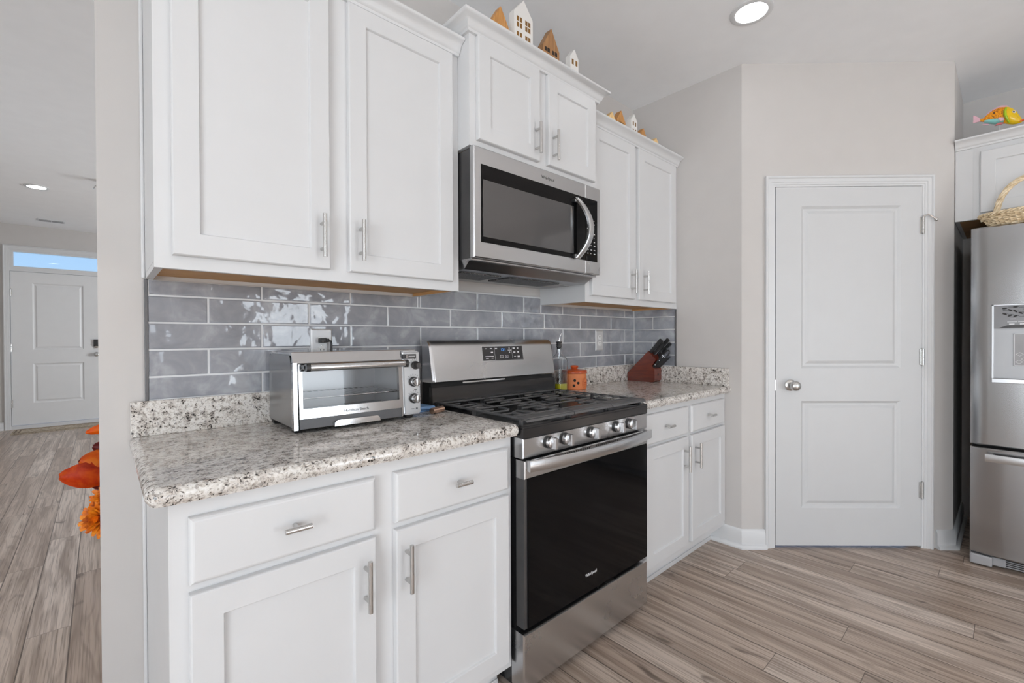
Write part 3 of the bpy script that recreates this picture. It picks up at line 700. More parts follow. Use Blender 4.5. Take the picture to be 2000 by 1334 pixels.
# ================================================================== MICROWAVE
def microwave():
    t = thing('microwave', 'stainless over the range microwave with black glass door', 'microwave', (.38, -.2, 1.455))
    x0, x1, zb, zt, df = .003, .759, 1.497, 1.908, .381
    m = MB(FA); m.box(x0+.004, x1-.004, .014, df, 1.497, zt-.004); m.build('body', 'dark_grey_metal', t)
    m = MB(FA)                                    # sloped underside tray
    m.loft([[(x0+.004, .02, 1.497), (x1-.004, .02, 1.497), (x1-.004, df-.002, 1.497), (x0+.004, df-.002, 1.497)],
            [(x0+.012, .03, 1.462), (x1-.012, .03, 1.462), (x1-.012, df-.055, 1.462), (x0+.012, df-.055, 1.462)]])
    m.build('vent_tray', 'stainless_dark', t)
    for a, b in ((.04, .25), (.30, .62)):
        m = MB(FA); m.box(a, b, .12, .27, 1.457, 1.463, .001); m.build('grease_filter', 'filter_mesh', t)
    m = MB(FA); m.box(.65, .73, .10, .24, 1.458, 1.463, .001); m.build('work_light', 'grey_plastic', t)
    m = MB(FA); m.box(x0+.002, x1-.002, df-.03, df+.004, 1.489, 1.4965, .002); m.build('lower_lip', 'stainless', t)
    xs = .648                                      # door / control seam
    F = df+.025
    def front(a, b, ga, gb, name, gname):
        m = MB(FA)                                 # stainless frame around the dark glass
        zl, zh = 1.556, 1.846
        m.rloft([(a, b, zb, zt, df), (a, b, zb, zt, F-.004), (a+.004, b-.004 if b > .7 else b-.001, zb+.004, zt-.004, F)], True, False)
        for p, q, c, e in ((a+.004, b-.001, zb+.004, zl), (a+.004, b-.001, zh, zt-.004), (a+.004, ga, zl, zh), (gb, b-.001, zl, zh)):
            if q-p > .002: m._f([m._v((p, F, c)), m._v((q, F, c)), m._v((q, F, e)), m._v((p, F, e))])
        o = m.build(name, 'stainless', t)
        m = MB(FA); m.box(ga, gb, F-.012, F+.0008, zl, zh, .0008); return o, m.build(gname, 'black_glass', o)
    dr, gl = front(x0, xs-.0008, .035, xs-.0008, 'door', 'glass')
    cp, pn = front(xs+.0008, x1, xs+.0008, .738, 'control_frame', 'control_panel')
    m = MB(FA); m.rloft([(.045, .566, 1.577, 1.790, F+.0008), (.046, .565, 1.578, 1.789, F+.0014), (.066, .548, 1.598, 1.765, F+.0012)]); m.build('window', 'mw_window', dr)
    m = MB(FA)                                     # bowed bar handle
    hp = []; n = 16
    loops = []
    for i in range(n+1):
        s = i/n; z = 1.556+s*(1.826-1.556); b = 1-(2*s-1)**2
        u = .575+.050*b; d = F+.012+.040*b
        loops.append([(u-.017, d-.006, z), (u+.017, d-.006, z), (u+.017, d+.004, z), (u+.012, d+.007, z), (u-.012, d+.007, z), (u-.017, d+.004, z)])
    m.loft(loops); m.build('handle', 'stainless', dr, True)
    for z in (1.566, 1.816):
        m = MB(FA); m.box(.562, .590, F, F+.014, z-.008, z+.008, .002); m.build('handle_mount', 'stainless_dark', dr)
    r = random.Random(3)
    for k in range(3):
        m = MB(FA)
        for zz in (1.744, 1.728, 1.705, 1.682, 1.664, 1.645, 1.628, 1.607, 1.590):
            u = .662+k*.024; wd = r.choice((.004, .007, .009, .011)); m.box(u, u+wd, F+.0008, F+.0012, zz, zz+.0035)
        m.build('button_print', 'print_white', cp)
    text('logo', 'Whirlpool', on_wall(.358, F+.0002, 1.869), .019, 'print_dark', dr)
def mwwin():
    m, nt, b = new_mat('mw_window'); b.inputs['Base Color'].default_value = (.04, .04, .042, 1); b.inputs['Roughness'].default_value = .04
    b.inputs['Specular IOR Level'].default_value = 1.0
mwwin()
microwave()

# ================================================================== RANGE
def gas_range():
    t = thing('gas_range', 'stainless freestanding gas range with black oven glass', 'gas range', (.381, -.33, 0))
    x0, x1, F = .004, .757, .660
    m = MB(FA); m.box(x0+.006, x1-.006, .03, .615, .025, .868); m.box(x0+.03, x1-.03, .08, .56, 0, .025); m.build('body', 'black_enamel', t)
    m = MB(FA); m.mat('black_enamel')             # cooktop well with raised rim and front apron
    m.box(x0, x1, .055, F, .868, .900, .002); m.box(x0, x0+.016, .055, F-.001, .8995, .908, .002); m.box(x1-.016, x1, .055, F-.001, .8995, .908, .002)
    m.box(x0+.002, x1-.002, F-.022, F, .8995, .9075, .002); m.box(x0, x1, .055, .10, .8995, .912, .002)
    m.build('cooktop', None, t)
    ctr = [(.16, .22), (.16, .50), (.381, .36), (.60, .22), (.60, .50)]
    for i, (u, d) in enumerate(ctr):
        k = 1.25 if i in (1, 4) else .9
        m = MB(FA); m.lathe([(.001, .0), (.052*k, 0), (.050*k, .006), (.040*k, .008), (.038*k, .014), (.001, .014)], (u, d, .9), 'z', 28); b = m.build('burner', 'dark_grey_metal', t, True)
        m = MB(FA); m.lathe([(.001, .0), (.036*k, 0), (.037*k, .004), (.034*k, .008), (.001, .009)], (u, d, .914), 'z', 28); m.build('burner_cap', 'cast_iron', b, True)
    zt, zb = .9335, .9265                           # grates
    secs = [(.018, .262), (.264, .498), (.500, .744)]
    rows = [.152, .210, .264, .318, .372, .422, .474, .530, .588]
    for si, (a, b) in enumerate(secs):
        m = MB(FA)
        m.box(a, b, .606, .655, zb, zt-.001, .003); m.loft([[(a, .654, zb), (b, .654, zb), (b, .654, zt-.004), (a, .654, zt-.004)], [(a+.002, .662, zb-.006), (b-.002, .662, zb-.006), (b-.002, .660, zb+.002), (a+.002, .660, zb+.002)]])
        m.box(a, b, .106, .135, zb, zt-.001, .003)
        for u in ((a, a+.013), (b-.013, b)): m.box(u[0], u[1], .13, .61, zb-.002, zt-.001, .003)
        cx = (a+b)/2
        for i, d in enumerate(rows):
            full = i in (0, 4, 8)
            if si == 1: full = i in (0, 2, 6, 8)
            segs = [(a+.006, b-.006)] if full else ([(a+.006, cx-.032), (cx+.032, b-.006)] if i % 2 == 0 else [(a+.006, cx-.062), (cx+.062, b-.006)])
            for p, q in segs: m.box(p, q, d-.0048, d+.0048, zb, zt, .003, 2)
        for d0, d1 in (((.205, .24), (.30, .345), (.40, .44), (.50, .56)) if si != 1 else ((.27, .32), (.40, .46))):
            m.box(cx-.005, cx+.005, d0-.02, d1, zb-.004, zt-.004, .003)
        for u in (a+.006, b-.006):
            for d in (.125, .372, .63): m.box(u-.005, u+.005, d-.005, d+.005, .8995, zb+.001)
        m.build('grate', 'cast_iron', t)
    # control panel
    m = MB(FA); m.rloft([(x0, x1-.006, .802, .8685, .60), (x0, x1-.006, .802, .8685, F-.004), (x0+.003, x1-.009, .805, .866, F+.001)]); m.build('control_panel', 'stainless', t)
    for u in (.123, .206, .358, .520, .611):
        m = MB(FA); c = (u, F+.001, .841)
        m.mat('black_plastic'); m.lathe([(.001, 0), (.0215, 0), (.0215, .006), (.001, .007)], c, 'y', 28)
        m.mat('stainless'); m.lathe([(.001, .006), (.0195, .006), (.0205, .012), (.0195, .020), (.0150, .023), (.001, .0235)], c, 'y', 28)
        m.prism([(u-.007, .841-.0195), (u+.007, .841-.0195), (u+.0075, .841+.0195), (u-.0075, .841+.0195)], 'y', F+.018, F+.042, .0018)
        o = m.build('knob', None, t, True)
    # oven door
    m = MB(FA); m.mat('stainless')
    m.rloft([(x0+.003, x1-.009, .735, .795, .622), (x0+.003, x1-.009, .735, .795, F+.002), (x0+.006, x1-.012, .738, .792, F+.005)])
    m.mat('dark_grey_metal'); m.box(x0+.003, x1-.009, .622, F-.001, .240, .7352)
    door = m.build('oven_door', None, t)
    m = MB(FA); m.rloft([(x0+.018, x1-.010, .241, .7345, F-.002), (x0+.018, x1-.010, .241, .7345, F+.003), (x0+.020, x1-.012, .243, .734, F+.0045)]); m.build('glass', 'black_glass', door)
    m = MB(FA)                                     # arched handle
    loops = []; n = 24
    for i in range(n+1):
        s = i/n; u = .008+s*(.742-.008); b = 1-(2*s-1)**2; d = F+.030+.036*b
        z0, z1 = .7645, .8015
        loops.append([(u, d-.014, z0+.002), (u, d-.002, z0), (u, d, z0+.003), (u, d, z1-.003), (u, d-.002, z1), (u, d-.014, z1-.002)])
    m.loft(loops); m.build('handle', 'stainless', door, True)
    for u in (.012, .722):
        m = MB(FA); m.box(u, u+.018, F+.003, F+.026, .7675, .7985, .002); m.build('handle_mount', 'stainless_dark', door)
    for a, b, n in ((.100, .170, 6), (.205, .345, 12), (.385, .525, 12), (.562, .625, 6)):
        m = MB(FA)
        for i in range(n):
            u = a+(b-a)*i/(n-1); m.box(u-.0028, u+.0028, F+.0045, F+.0056, .768, .7885)
        m.build('vent_slots', 'black_matte', door)
    text('logo', 'Whirlpool', on_wall(.318, F+.0048, .303), .0165, 'print_white', door)
    # drawer
    m = MB(FA); m.rloft([(x0+.001, x1-.007, .036, .222, .60), (x0+.001, x1-.007, .036, .222, F-.005), (x0+.004, x1-.010, .039, .219, F+.001)]); m.build('storage_drawer', 'stainless', t)
    # backguard
    m = MB(FA)
    prof = [(.034, 1.012), (.118, 1.012), (.121, 1.016), (.119, 1.028), (.096, 1.160), (.088, 1.180), (.076, 1.190), (.062, 1.192), (.034, 1.192)]
    def sec(u, k, dz): return [(u, .034+(d-.034)*k, 1.012+(z-1.012)*dz) for d, z in prof]
    m.loft([sec(x0, .93, .975), sec(x0+.006, .985, .993), sec(x0+.016, 1, 1), sec(x1-.016, 1, 1), sec(x1-.006, .985, .993), sec(x1, .93, .975)])
    bg = m.build('backguard', 'stainless', t, True)
    m = MB(FA); m.box(x0+.004, x1-.004, .030, .098, .905, 1.013, .002); m.build('vent_riser', 'black_matte', t)
    m = MB(FA); m.loft([[(x0, .09, .908), (x0, .118, .908), (x0, .114, .985), (x0, .108, .993), (x0, .09, .993)], [(x1, .09, .908), (x1, .118, .908), (x1, .114, .985), (x1, .108, .993), (x1, .09, .993)]]); m.build('rear_trim', 'black_enamel', t, True)
    m = MB(FA); m.box(.17, .42, .0975, .101, 1.0, 1.006); m.build('vent_bar', 'chrome', t)
    # display on the sloping face
    sl = Vector((0, -(.096-.119), 1.160-1.028)).normalized()     # up the face (world y = -d)
    n = Vector((1, 0, 0)).cross(sl)
    o = Vector((.281, -.1075, 1.094))
    Md = Matrix(((1, sl.x, n.x, o.x), (0, sl.y, n.y, o.y), (0, sl.z, n.z, o.z), (0, 0, 0, 1)))
    m = MB(Md); m.box(-.003, .255, -.003, .069, -.004, .0012, .0006); m.build('display_bezel', 'chrome', bg)
    m = MB(Md); m.box(0, .252, 0, .066, -.002, .002); dp = m.build('display', 'display_black', bg)
    PR = ((.016, .054, .011, .003), (.046, .054, .012, .004), (.049, .035, .013, .006), (.014, .018, .05, .003), (.016, .009, .017, .003), (.05, .009, .013, .003),
                        (.076, .053, .013, .005), (.163, .054, .006, .005), (.156, .045, .022, .003), (.163, .034, .006, .005), (.188, .052, .014, .007), (.216, .053, .010, .005),
                        (.190, .033, .013, .006), (.217, .033, .011, .007), (.192, .014, .012, .003), (.215, .010, .015, .008), (.072, .002, .0006, .062), (.180, .006, .0006, .055))
    for lo, hi in ((0, .06), (.06, .15), (.15, .185), (.185, .26)):
        m = MB(Md)
        for u, v, wd, h in PR:
            if lo <= u < hi: m.box(u, u+wd, v, v+h, .002, .0024)
        m.build('button_print', 'print_white', dp)
    for u in (.104, .136):
        m = MB(Md)
        for a, b, c, e in ((0, .018, 0, .0012), (0, .018, .0118, .013), (0, .0012, 0, .013), (.0168, .018, 0, .013), (.007, .011, .0045, .0085)): m.box(u+a, u+b, .010+c, .010+e, .002, .0024)
        m.build('key_outline', 'print_white', dp)
    text('clock_digits', '12:1', Md @ Matrix.Translation((.111, .043, .0021)), .0185, 'clock_blue', dp)
gas_range()

# ================================================================== TOASTER OVEN
def toaster():
    t = thing('toaster_oven', 'stainless countertop toaster oven on the granite', 'toaster oven', (-.38, -.16, .914))
    x0, x1, dB, dF = -.590, -.160, .034, .288
    zb, zt = .929, 1.158
    def fr(z): return dF+.012*(zt-z)/(zt-zb)      # the front leans back a little
    m = MB(FA); m.mat('stainless_dark')
    r = .012
    def sec(u, g=0): return [(u, dB+g, zb+g), (u, fr(zb)-.02, zb+g), (u, fr(zt)-.02, zt-g), (u, dB+.02+g, zt-g), (u, dB+g, zt-.02-g)]
    # shell with an open cavity: top, back, two ends, floor
    m.box(x0, x0+.012, dB, fr(zb)-.022, zb, zt-.006, .004); m.box(x1-.055, x1, dB, fr(zb)-.022, zb, zt-.006, .004)
    m.box(x0+.011, x1-.054, dB, dB+.01, zb, zt-.006); m.box(x0+.011, x1-.054, dB, fr(zb)-.022, zb, zb+.01)
    m.mat('steel_polished'); m.box(x0+.002, x1-.002, dB, dF-.018, zt-.014, zt, .004)
    body = m.build('body', None, t)
    m = MB(FA); m.mat('steel_polished')                 # front frame
    def fq(a, b, c, e, d=0.0, th=.02):
        m.loft([[(a, fr(c)+d-th, c), (b, fr(c)+d-th, c), (b, fr(e)+d-th, e), (a, fr(e)+d-th, e)], [(a, fr(c)+d, c), (b, fr(c)+d, c), (b, fr(e)+d, e), (a, fr(e)+d, e)]])
    m.loft([[(a, fr(1.125)-.02+q, 1.125), (b, fr(1.125)-.02+q, 1.125), (b, fr(zt)-.034+q, zt-.001), (a, fr(zt)-.034+q, zt-.001)] for q, a, b in ((0, x0, -.231), (.02, x0, -.231))]); fq(x0, -.578, zb-.004, 1.126); fq(-.236, -.230, zb, 1.126)
    m.build('front_frame', None, t)
    m = MB(FA); fq(-.229, x1, zb, zt-.004, .002, .024); 
    bmesh.ops.bevel(m.bm, geom=list(m.bm.edges), offset=.005, segments=3, affect='EDGES', clamp_overlap=True)
    cp = m.build('control_panel', 'panel_silver', t, True)
    # door: steel rails with a glass window
    m = MB(FA); D = .008
    fq(-.576, -.238, .958, .987, D, .014); fq(-.576, -.238, 1.100, 1.122, D, .014); fq(-.576, -.566, .987, 1.100, D, .014); fq(-.248, -.238, .987, 1.100, D, .014)
    dr = m.build('door', 'steel_polished', t)
    m = MB(FA); fq(-.567, -.247, .986, 1.101, D-.004, .003); m.build('glass', 'toaster_glass', dr)
    m = MB(FA); hz = 1.113
    m.tube([(-.553, fr(hz)+.033, hz), (-.232, fr(hz)+.033, hz)], .0118, 18); m.build('handle', 'steel_polished', dr, True)
    for u in (-.560, -.235):
        m = MB(FA); m.tube([(u-.004, fr(hz)+.033, hz), (u+.008, fr(hz)+.033, hz)], .0128, 16); m.box(u-.004, u+.008, fr(hz)-.002, fr(hz)+.033, hz-.007, hz+.007, .002); m.build('handle_end', 'black_plastic', dr, True)
    text('logo', 'Hamilton Beach', on_wall(-.443, fr(.966)+D+.0002, .966), .0128, 'dark_grey_metal', dr)
    m = MB(FA); fq(-.575, -.239, zb-.002, .957, .003, .02); m.build('crumb_tray', 'dark_grey_metal', t)
    m = MB(FA)
    z0, z1 = .926, .944
    pts = [(-.476, z0), (-.474, z1-.006), (-.466, z1), (-.334, z1), (-.326, z1-.006), (-.324, z0)]
    m.loft([[(u, fr(z)-.0, z) for u, z in pts], [(u, fr(z)+.016, z) for u, z in pts]]); m.build('tray_handle', 'chrome', t)
    # knobs and slider
    kn = [(1.103, .0130, .0155, 'black_plastic'), (1.045, .0155, .0165, 'steel_polished'), (.986, .0155, .0165, 'steel_polished')]
    for z, r, h, mt in kn:
        u = -.189 if z < 1.1 else -.180; c = (u, fr(z)+.002, z)
        m = MB(FA); m.mat('panel_silver'); m.lathe([(.001, 0), (r+.006, 0), (r+.006, .001), (.001, .0012)], c, 'y', 28)
        m.mat('black_plastic'); m.lathe([(.001, 0), (r+.002, .001), (r+.002, .007), (r-.001, .010), (.001, .010)], c, 'y', 28)
        m.mat(mt); m.lathe([(.001, .010), (r-.001, .010), (r-.0015, h+.010), (r-.004, h+.013), (.001, h+.013)], c, 'y', 28)
        if mt == 'steel_polished': m.box(u-.0028, u+.0028, fr(z)+.012, fr(z)+h+.018, z-r+.001, z+r-.001, .001)
        m.build('knob', None, cp, True)
    m = MB(FA); m.mat('black_plastic'); fq(-.227, -.175, 1.126, 1.143, .0035, .01); m.mat('steel_polished'); fq(-.219, -.209, 1.128, 1.141, .008, .01); m.mat('grey_plastic'); fq(-.205, -.180, 1.132, 1.137, .0042, .01); m.build('slider_switch', None, cp)
    for z, r in ((1.103, .019), (1.045, .0225), (.986, .0225)):
        m = MB(FA)
        u = -.189 if z < 1.1 else -.180
        for k in range(7):
            q = PI*.15+k*PI*.12; a, b = u+(r+.003)*math.cos(q), z+(r+.003)*math.sin(q); fq(a-.0012, a+.0012, b-.001, b+.001, .0026, .004)
        m.build('dial_print', 'print_dark', cp)
    m = MB(FA); fq(-.2225, -.205, 1.097, 1.106, .0026, .004); fq(-.186, -.176, 1.016, 1.018, .0026, .004); fq(-.186, -.176, 1.0135, 1.015, .0026, .004); fq(-.20, -.188, .948, .9495, .0026, .004)
    m.build('panel_print', 'print_dark', cp)
    m = MB(FA); m.lathe([(.0005, 0), (.0032, 0), (.0028, .002), (.0005, .003)], (-.178, fr(.949)+.002, .949), 'y', 12); m.build('indicator_light', 'dark_grey_metal', cp, True)
    for u in (-.572, -.196):
        for d in (.058, .268):
            m = MB(FA); m.loft([[(u-.016, d-.016, zb+.001), (u+.016, d-.016, zb+.001), (u+.016, d+.016, zb+.001), (u-.016, d+.016, zb+.001)], [(u-.011, d-.011, .9143), (u+.011, d-.011, .9143), (u+.011, d+.011, .9143), (u-.011, d+.011, .9143)]]); m.build('foot', 'black_plastic', t)
    # inside: rack, lining and heating rods
    m = MB(FA); m.box(x0+.0125, -.2165, dB+.011, dB+.013, zb+.011, zt-.016); m.box(x0+.0125, x0+.014, dB+.011, dF-.02, zb+.011, zt-.016); m.box(-.218, -.2165, dB+.011, dF-.02, zb+.011, zt-.016); m.box(x0+.0125, -.2165, dB+.011, dF-.02, zb+.0105, zb+.012)
    m.box(x0+.0125, -.2165, dB+.011, dF-.02, zt-.0165, zt-.0145); m.build('lining', 'lining_steel', t)
    m = MB(FA); zr = 1.012
    for d in (dB+.02, dF-.03): m.tube([(x0+.018, d, zr), (-.222, d, zr)], .0022, 8)
    for i in range(17):
        u = x0+.024+i*.0212; m.tube([(u, dB+.02, zr+.001), (u, dF-.03, zr+.001)], .0014, 6)
    m.build('wire_rack', 'chrome', t, True)
    for d, z in ((.10, 1.122), (.21, 1.122), (.10, .960), (.21, .960)):
        m = MB(FA); m.tube([(x0+.015, d, z), (-.218, d, z)], .0042, 8); m.build('heating_rod', 'grey_plastic', t, True)
    # power cord up to the outlet
    m = MB(FA); m.mat('black_plastic'); z = 1.1925
    m.box(-.4225, -.3975, .0172, .040, z-.009, z+.009, .003); m.box(-.3985, -.387, .022, .038, z-.007, z+.007, .003)
    m.tube([(-.389, .031, z), (-.382, .033, z-.004), (-.3795, .034, z-.014), (-.380, .033, z-.03), (-.384, .030, z-.06), (-.386, .026, 1.05), (-.386, .030, 1.0), (-.386, .036, .985)], .0042, 10)
    m.build('power_cord', None, t, True)['label'] = 'black plug and cord'
plain('panel_silver', (.52, .52, .525, 1), .36, .85, var=.03)
plain('lining_steel', (.74, .74, .745, 1), .35, .35, var=.05)
toaster()

# ================================================================== REFRIGERATOR
def fridge():
    t = thing('refrigerator', 'stainless french door refrigerator with water dispenser', 'refrigerator', (2.8, -2.04, 0))
    y0, y1, XF = 1.588, 2.498, 2.372              # u = -y ; front plane x = XF
    M = frame((0, 0), (0, -1), (1, 0))             # (u, x, z) : d = world x here
    m = MB(M); m.box(y0+.004, y1-.004, XF+.075, 3.14, .03, 1.745, .004); m.build('body', 'black_matte', t)
    def curved_door(a, b, z0, z1, name):
        m = MB(M); n = 14; loops = []
        for i in range(n+1):
            s = i/n; u = a+(b-a)*s
            k = (u-(y0+y1)/2)/((y1-y0)/2); d = XF-.012*(1-k*k)
            e = min(s, 1-s); r = .010
            if i in (0, n): d += .008
            loops.append([(u, XF+.07, z0), (u, d+.006, z0), (u, d, z0+.006), (u, d, z1-.006), (u, d+.006, z1), (u, XF+.07, z1)])
        m.loft(loops); return m.build(name, 'stainless_fridge', t, True)
    mid = (y0+y1)/2
    d1 = curved_door(y0, mid-.002, .634, 1.762, 'door'); d2 = curved_door(mid+.002, y1, .634, 1.762, 'door')
    d3 = curved_door(y0, y1, .064, .620, 'freezer_drawer')
    for d, u in ((d1, mid-.045), (d2, mid+.045)):
        m = MB(M); m.tube([(u, XF-.012, .72), (u, XF-.055, .74), (u, XF-.062, 1.1), (u, XF-.062, 1.3), (u, XF-.055, 1.66), (u, XF-.012, 1.68)], .011, 12); m.build('handle', 'stainless', d, True)
    m = MB(M); zc = .578; n = 14; loops = []
    for i in range(n+1):
        s = i/n; u = y0+.055+s*(y1-y0-.11); k = (2*s-1); d = XF-.045-.018*(1-k*k)
        loops.append([(u, d+.012, zc-.016), (u, d, zc-.019), (u, d-.004, zc), (u, d, zc+.019), (u, d+.012, zc+.016)])
    m.loft(loops); m.build('handle', 'stainless', d3, True)
    for u in (y0+.06, y1-.08):
        m = MB(M); m.box(u, u+.022, XF-.038, XF+.004, zc-.014, zc+.014, .002); m.build('handle_mount', 'stainless', d3)
    # dispenser
    a, b = 1.668, 1.930; fx = XF-.013
    m = MB(M); m.mat('stainless_dark')
    for p, q, c, e in ((a-.004, a+.004, .962, 1.358), (b-.004, b+.004, .962, 1.358), (a-.004, b+.004, 1.352, 1.358), (a-.004, b+.004, .962, .985)): m.box(p, q, fx-.010, XF+.01, c, e, .001)
    m.box(a-.004, b+.004, fx-.022, XF, .962, .984, .002)
    m.build('dispenser_frame', None, d1)
    m = MB(M); m.loft([[(a+.003, fx-.008, 1.236), (b-.003, fx-.008, 1.236), (b-.003, fx-.004, 1.352), (a+.003, fx-.004, 1.352)], [(a+.003, XF+.01, 1.236), (b-.003, XF+.01, 1.236), (b-.003, XF+.01, 1.352), (a+.003, XF+.01, 1.352)]])
    pn = m.build('dispenser_panel', 'panel_grey', d1)
    m = MB(M); m.loft([[(a+.004, fx+.002, .985), (b-.004, fx+.002, .985), (b-.004, fx+.002, 1.236), (a+.004, fx+.002, 1.236)], [(a+.02, fx+.0035, .99), (b-.02, fx+.0035, .99), (b-.02, fx+.0035, 1.23), (a+.02, fx+.0035, 1.23)]]); m.build('dispenser_cavity', 'dispenser_silver', d1)
    m = MB(M); m.loft([[(a+.018, fx-.009, 1.238), (b-.02, fx-.009, 1.243), (b-.02, fx-.009, 1.262), (a+.05, fx-.009, 1.252)], [(a+.018, fx-.003, 1.238), (b-.02, fx-.003, 1.243), (b-.02, fx-.003, 1.262), (a+.05, fx-.003, 1.252)]]); m.build('dispenser_brow', 'black_plastic', d1)
    u0, u1 = a+.072, a+.128
    m = MB(M); m.mat('fridge_grey'); m.box(u0, u1, fx-.006, fx+.002, 1.050, 1.210); m.mat('print_white')
    for p, q, c, e in ((u0, u1, 1.050, 1.053), (u0, u1, 1.207, 1.210), (u0, u0+.003, 1.05, 1.21), (u1-.003, u1, 1.05, 1.21)): m.box(p, q, fx-.0075, fx-.005, c, e)
    for uu, zz in ((u0+.020, 1.108), (u0+.038, 1.084), (u0+.018, 1.070)):
        for sx, sz in ((1, 1), (1, -1), (-1, 1), (-1, -1)):
            m.loft([[(uu+sx*.013, fx-.0072, zz-.0008), (uu+sx*.013, fx-.0072, zz+.0008), (uu, fx-.0072, zz+sz*.009+.0008), (uu, fx-.0072, zz+sz*.009-.0008)], [(uu+sx*.013, fx-.006, zz-.0008), (uu+sx*.013, fx-.006, zz+.0008), (uu, fx-.006, zz+sz*.009+.0008), (uu, fx-.006, zz+sz*.009-.0008)]])
    m.build('dispenser_lever', None, d1)
    m = MB(M); yy = fx-.0095
    def leafy(u, z, l, ang):
        c, s = math.cos(ang), math.sin(ang); P = []
        for k in range(8):
            q = 2*PI*k/8; x, y = l*math.cos(q), l*.42*math.sin(q); P.append((u+x*c-y*s, z+x*s+y*c))
        m.loft([[(p, yy, q) for p, q in P], [(p, yy+.005, q) for p, q in P]])
    rr = random.Random(11)
    for br in range(3):
        for i in range(12):
            u = a+.035+i*.018; z = 1.338-br*.016+.006*math.sin(i*.9+br)-.0009*i*br
            m.box(u, u+.018, yy+.001, yy+.005, z, z+.0014)
            if (i+br) % 2 == 0 or rr.random() < .3: leafy(u+.006, z+rr.uniform(-.006, .006), .009, rr.uniform(-.9, .9))
    m.build('vine_sticker', 'black_matte', pn)['label'] = 'black leafy vine decal'
    m = MB(M)
    for i in range(5): m.box(a+.05+i*.036, a+.082+i*.036, yy, yy+.004, 1.268, 1.2705); m.box(a+.056+i*.036, a+.074+i*.036, yy, yy+.004, 1.256, 1.261)
    m.box(a+.06, a+.078, yy, yy+.004, 1.283, 1.2845); m.build('button_print', 'print_white', pn)
    m = MB(M); m.box(y0+.0, y0+.082, XF-.004, XF+.07, .008, .058, .006); m.box(y0+.078, y0+.13, XF+.02, XF+.07, .012, .056, .006); m.build('hinge_cover', 'grey_plastic', t)
    m = MB(M); m.box(y0+.10, y1-.06, XF+.035, XF+.07, .012, .060)
    m.build('toe_grille', 'fridge_grey', t)
    m = MB(M)
    for k in range(4): m.box(y0+.13, y1-.09, XF+.033, XF+.036, .019+k*.0095, .023+k*.0095)
    m.build('grille_slots', 'black_matte', t)
    for u in (y0+.03, y1-.08):
        for x in (XF+.12, 3.05):
            m = MB(M); m.box(u, u+.04, x-.02, x+.02, 0, .035); m.build('foot', 'black_plastic', t)
plain('panel_grey', (.16, .16, .165, 1), .3, .3, var=.03)
fridge()

# ================================================================== THINGS ON THE COUNTERS
def bottle():
    cx, cy, h = .820, -.088, .0365
    t = thing('oil_bottle', 'square clear glass oil bottle with pour spout beside the range', 'bottle', (cx, cy, .9145))
    def sq(r, z, k):                               # rounded square ring, k = squareness
        L = []
        for i in range(24):
            q = 2*PI*i/24+PI/12; c, s = math.cos(q), math.sin(q); e = .28 if k else 1
            L.append((cx+r*math.copysign(abs(c)**e, c), cy+r*math.copysign(abs(s)**e, s), z))
        return L
    m = MB(); m.loft([sq(h-.003, .9145, 1), sq(h, .918, 1), sq(h, 1.075, 1), sq(h-.004, 1.088, 1), sq(.020, 1.108, 0), sq(.0135, 1.118, 0), sq(.0125, 1.145, 0), sq(.0145, 1.150, 0), sq(.0145, 1.158, 0), sq(.0100, 1.158, 0), sq(.0100, 1.118, 0), sq(.0165, 1.106, 0), sq(h-.007, 1.086, 1), sq(h-.0032, 1.074, 1), sq(h-.0032, .919, 1)]); m.build('glass', 'bottle_glass', t, True)
    m = MB(); m.loft([sq(h-.0042, .9195, 1), sq(h-.0036, .921, 1), sq(h-.0036, .952, 1)]); m.build('oil', 'oil', t, True)
    m = MB(); m.lathe([(.0005, 1.138), (.010, 1.138), (.011, 1.150), (.0155, 1.151), (.0155, 1.156), (.011, 1.157), (.0155, 1.162), (.0155, 1.167), (.011, 1.168), (.0165, 1.173), (.0165, 1.177), (.006, 1.179), (.0005, 1.179)], (cx, cy, 0), 'z', 20)
    m.build('stopper', 'black_plastic', t, True)
    m = MB(); m.tube([(cx, cy, 1.085), (cx, cy, 1.18), (cx+.001, cy-.001, 1.195), (cx+.006, cy-.003, 1.210), (cx+.014, cy-.006, 1.222)], [.003, .0036, .0034, .003, .0026], 10); m.build('pour_spout', 'chrome', t, True)
bottle()
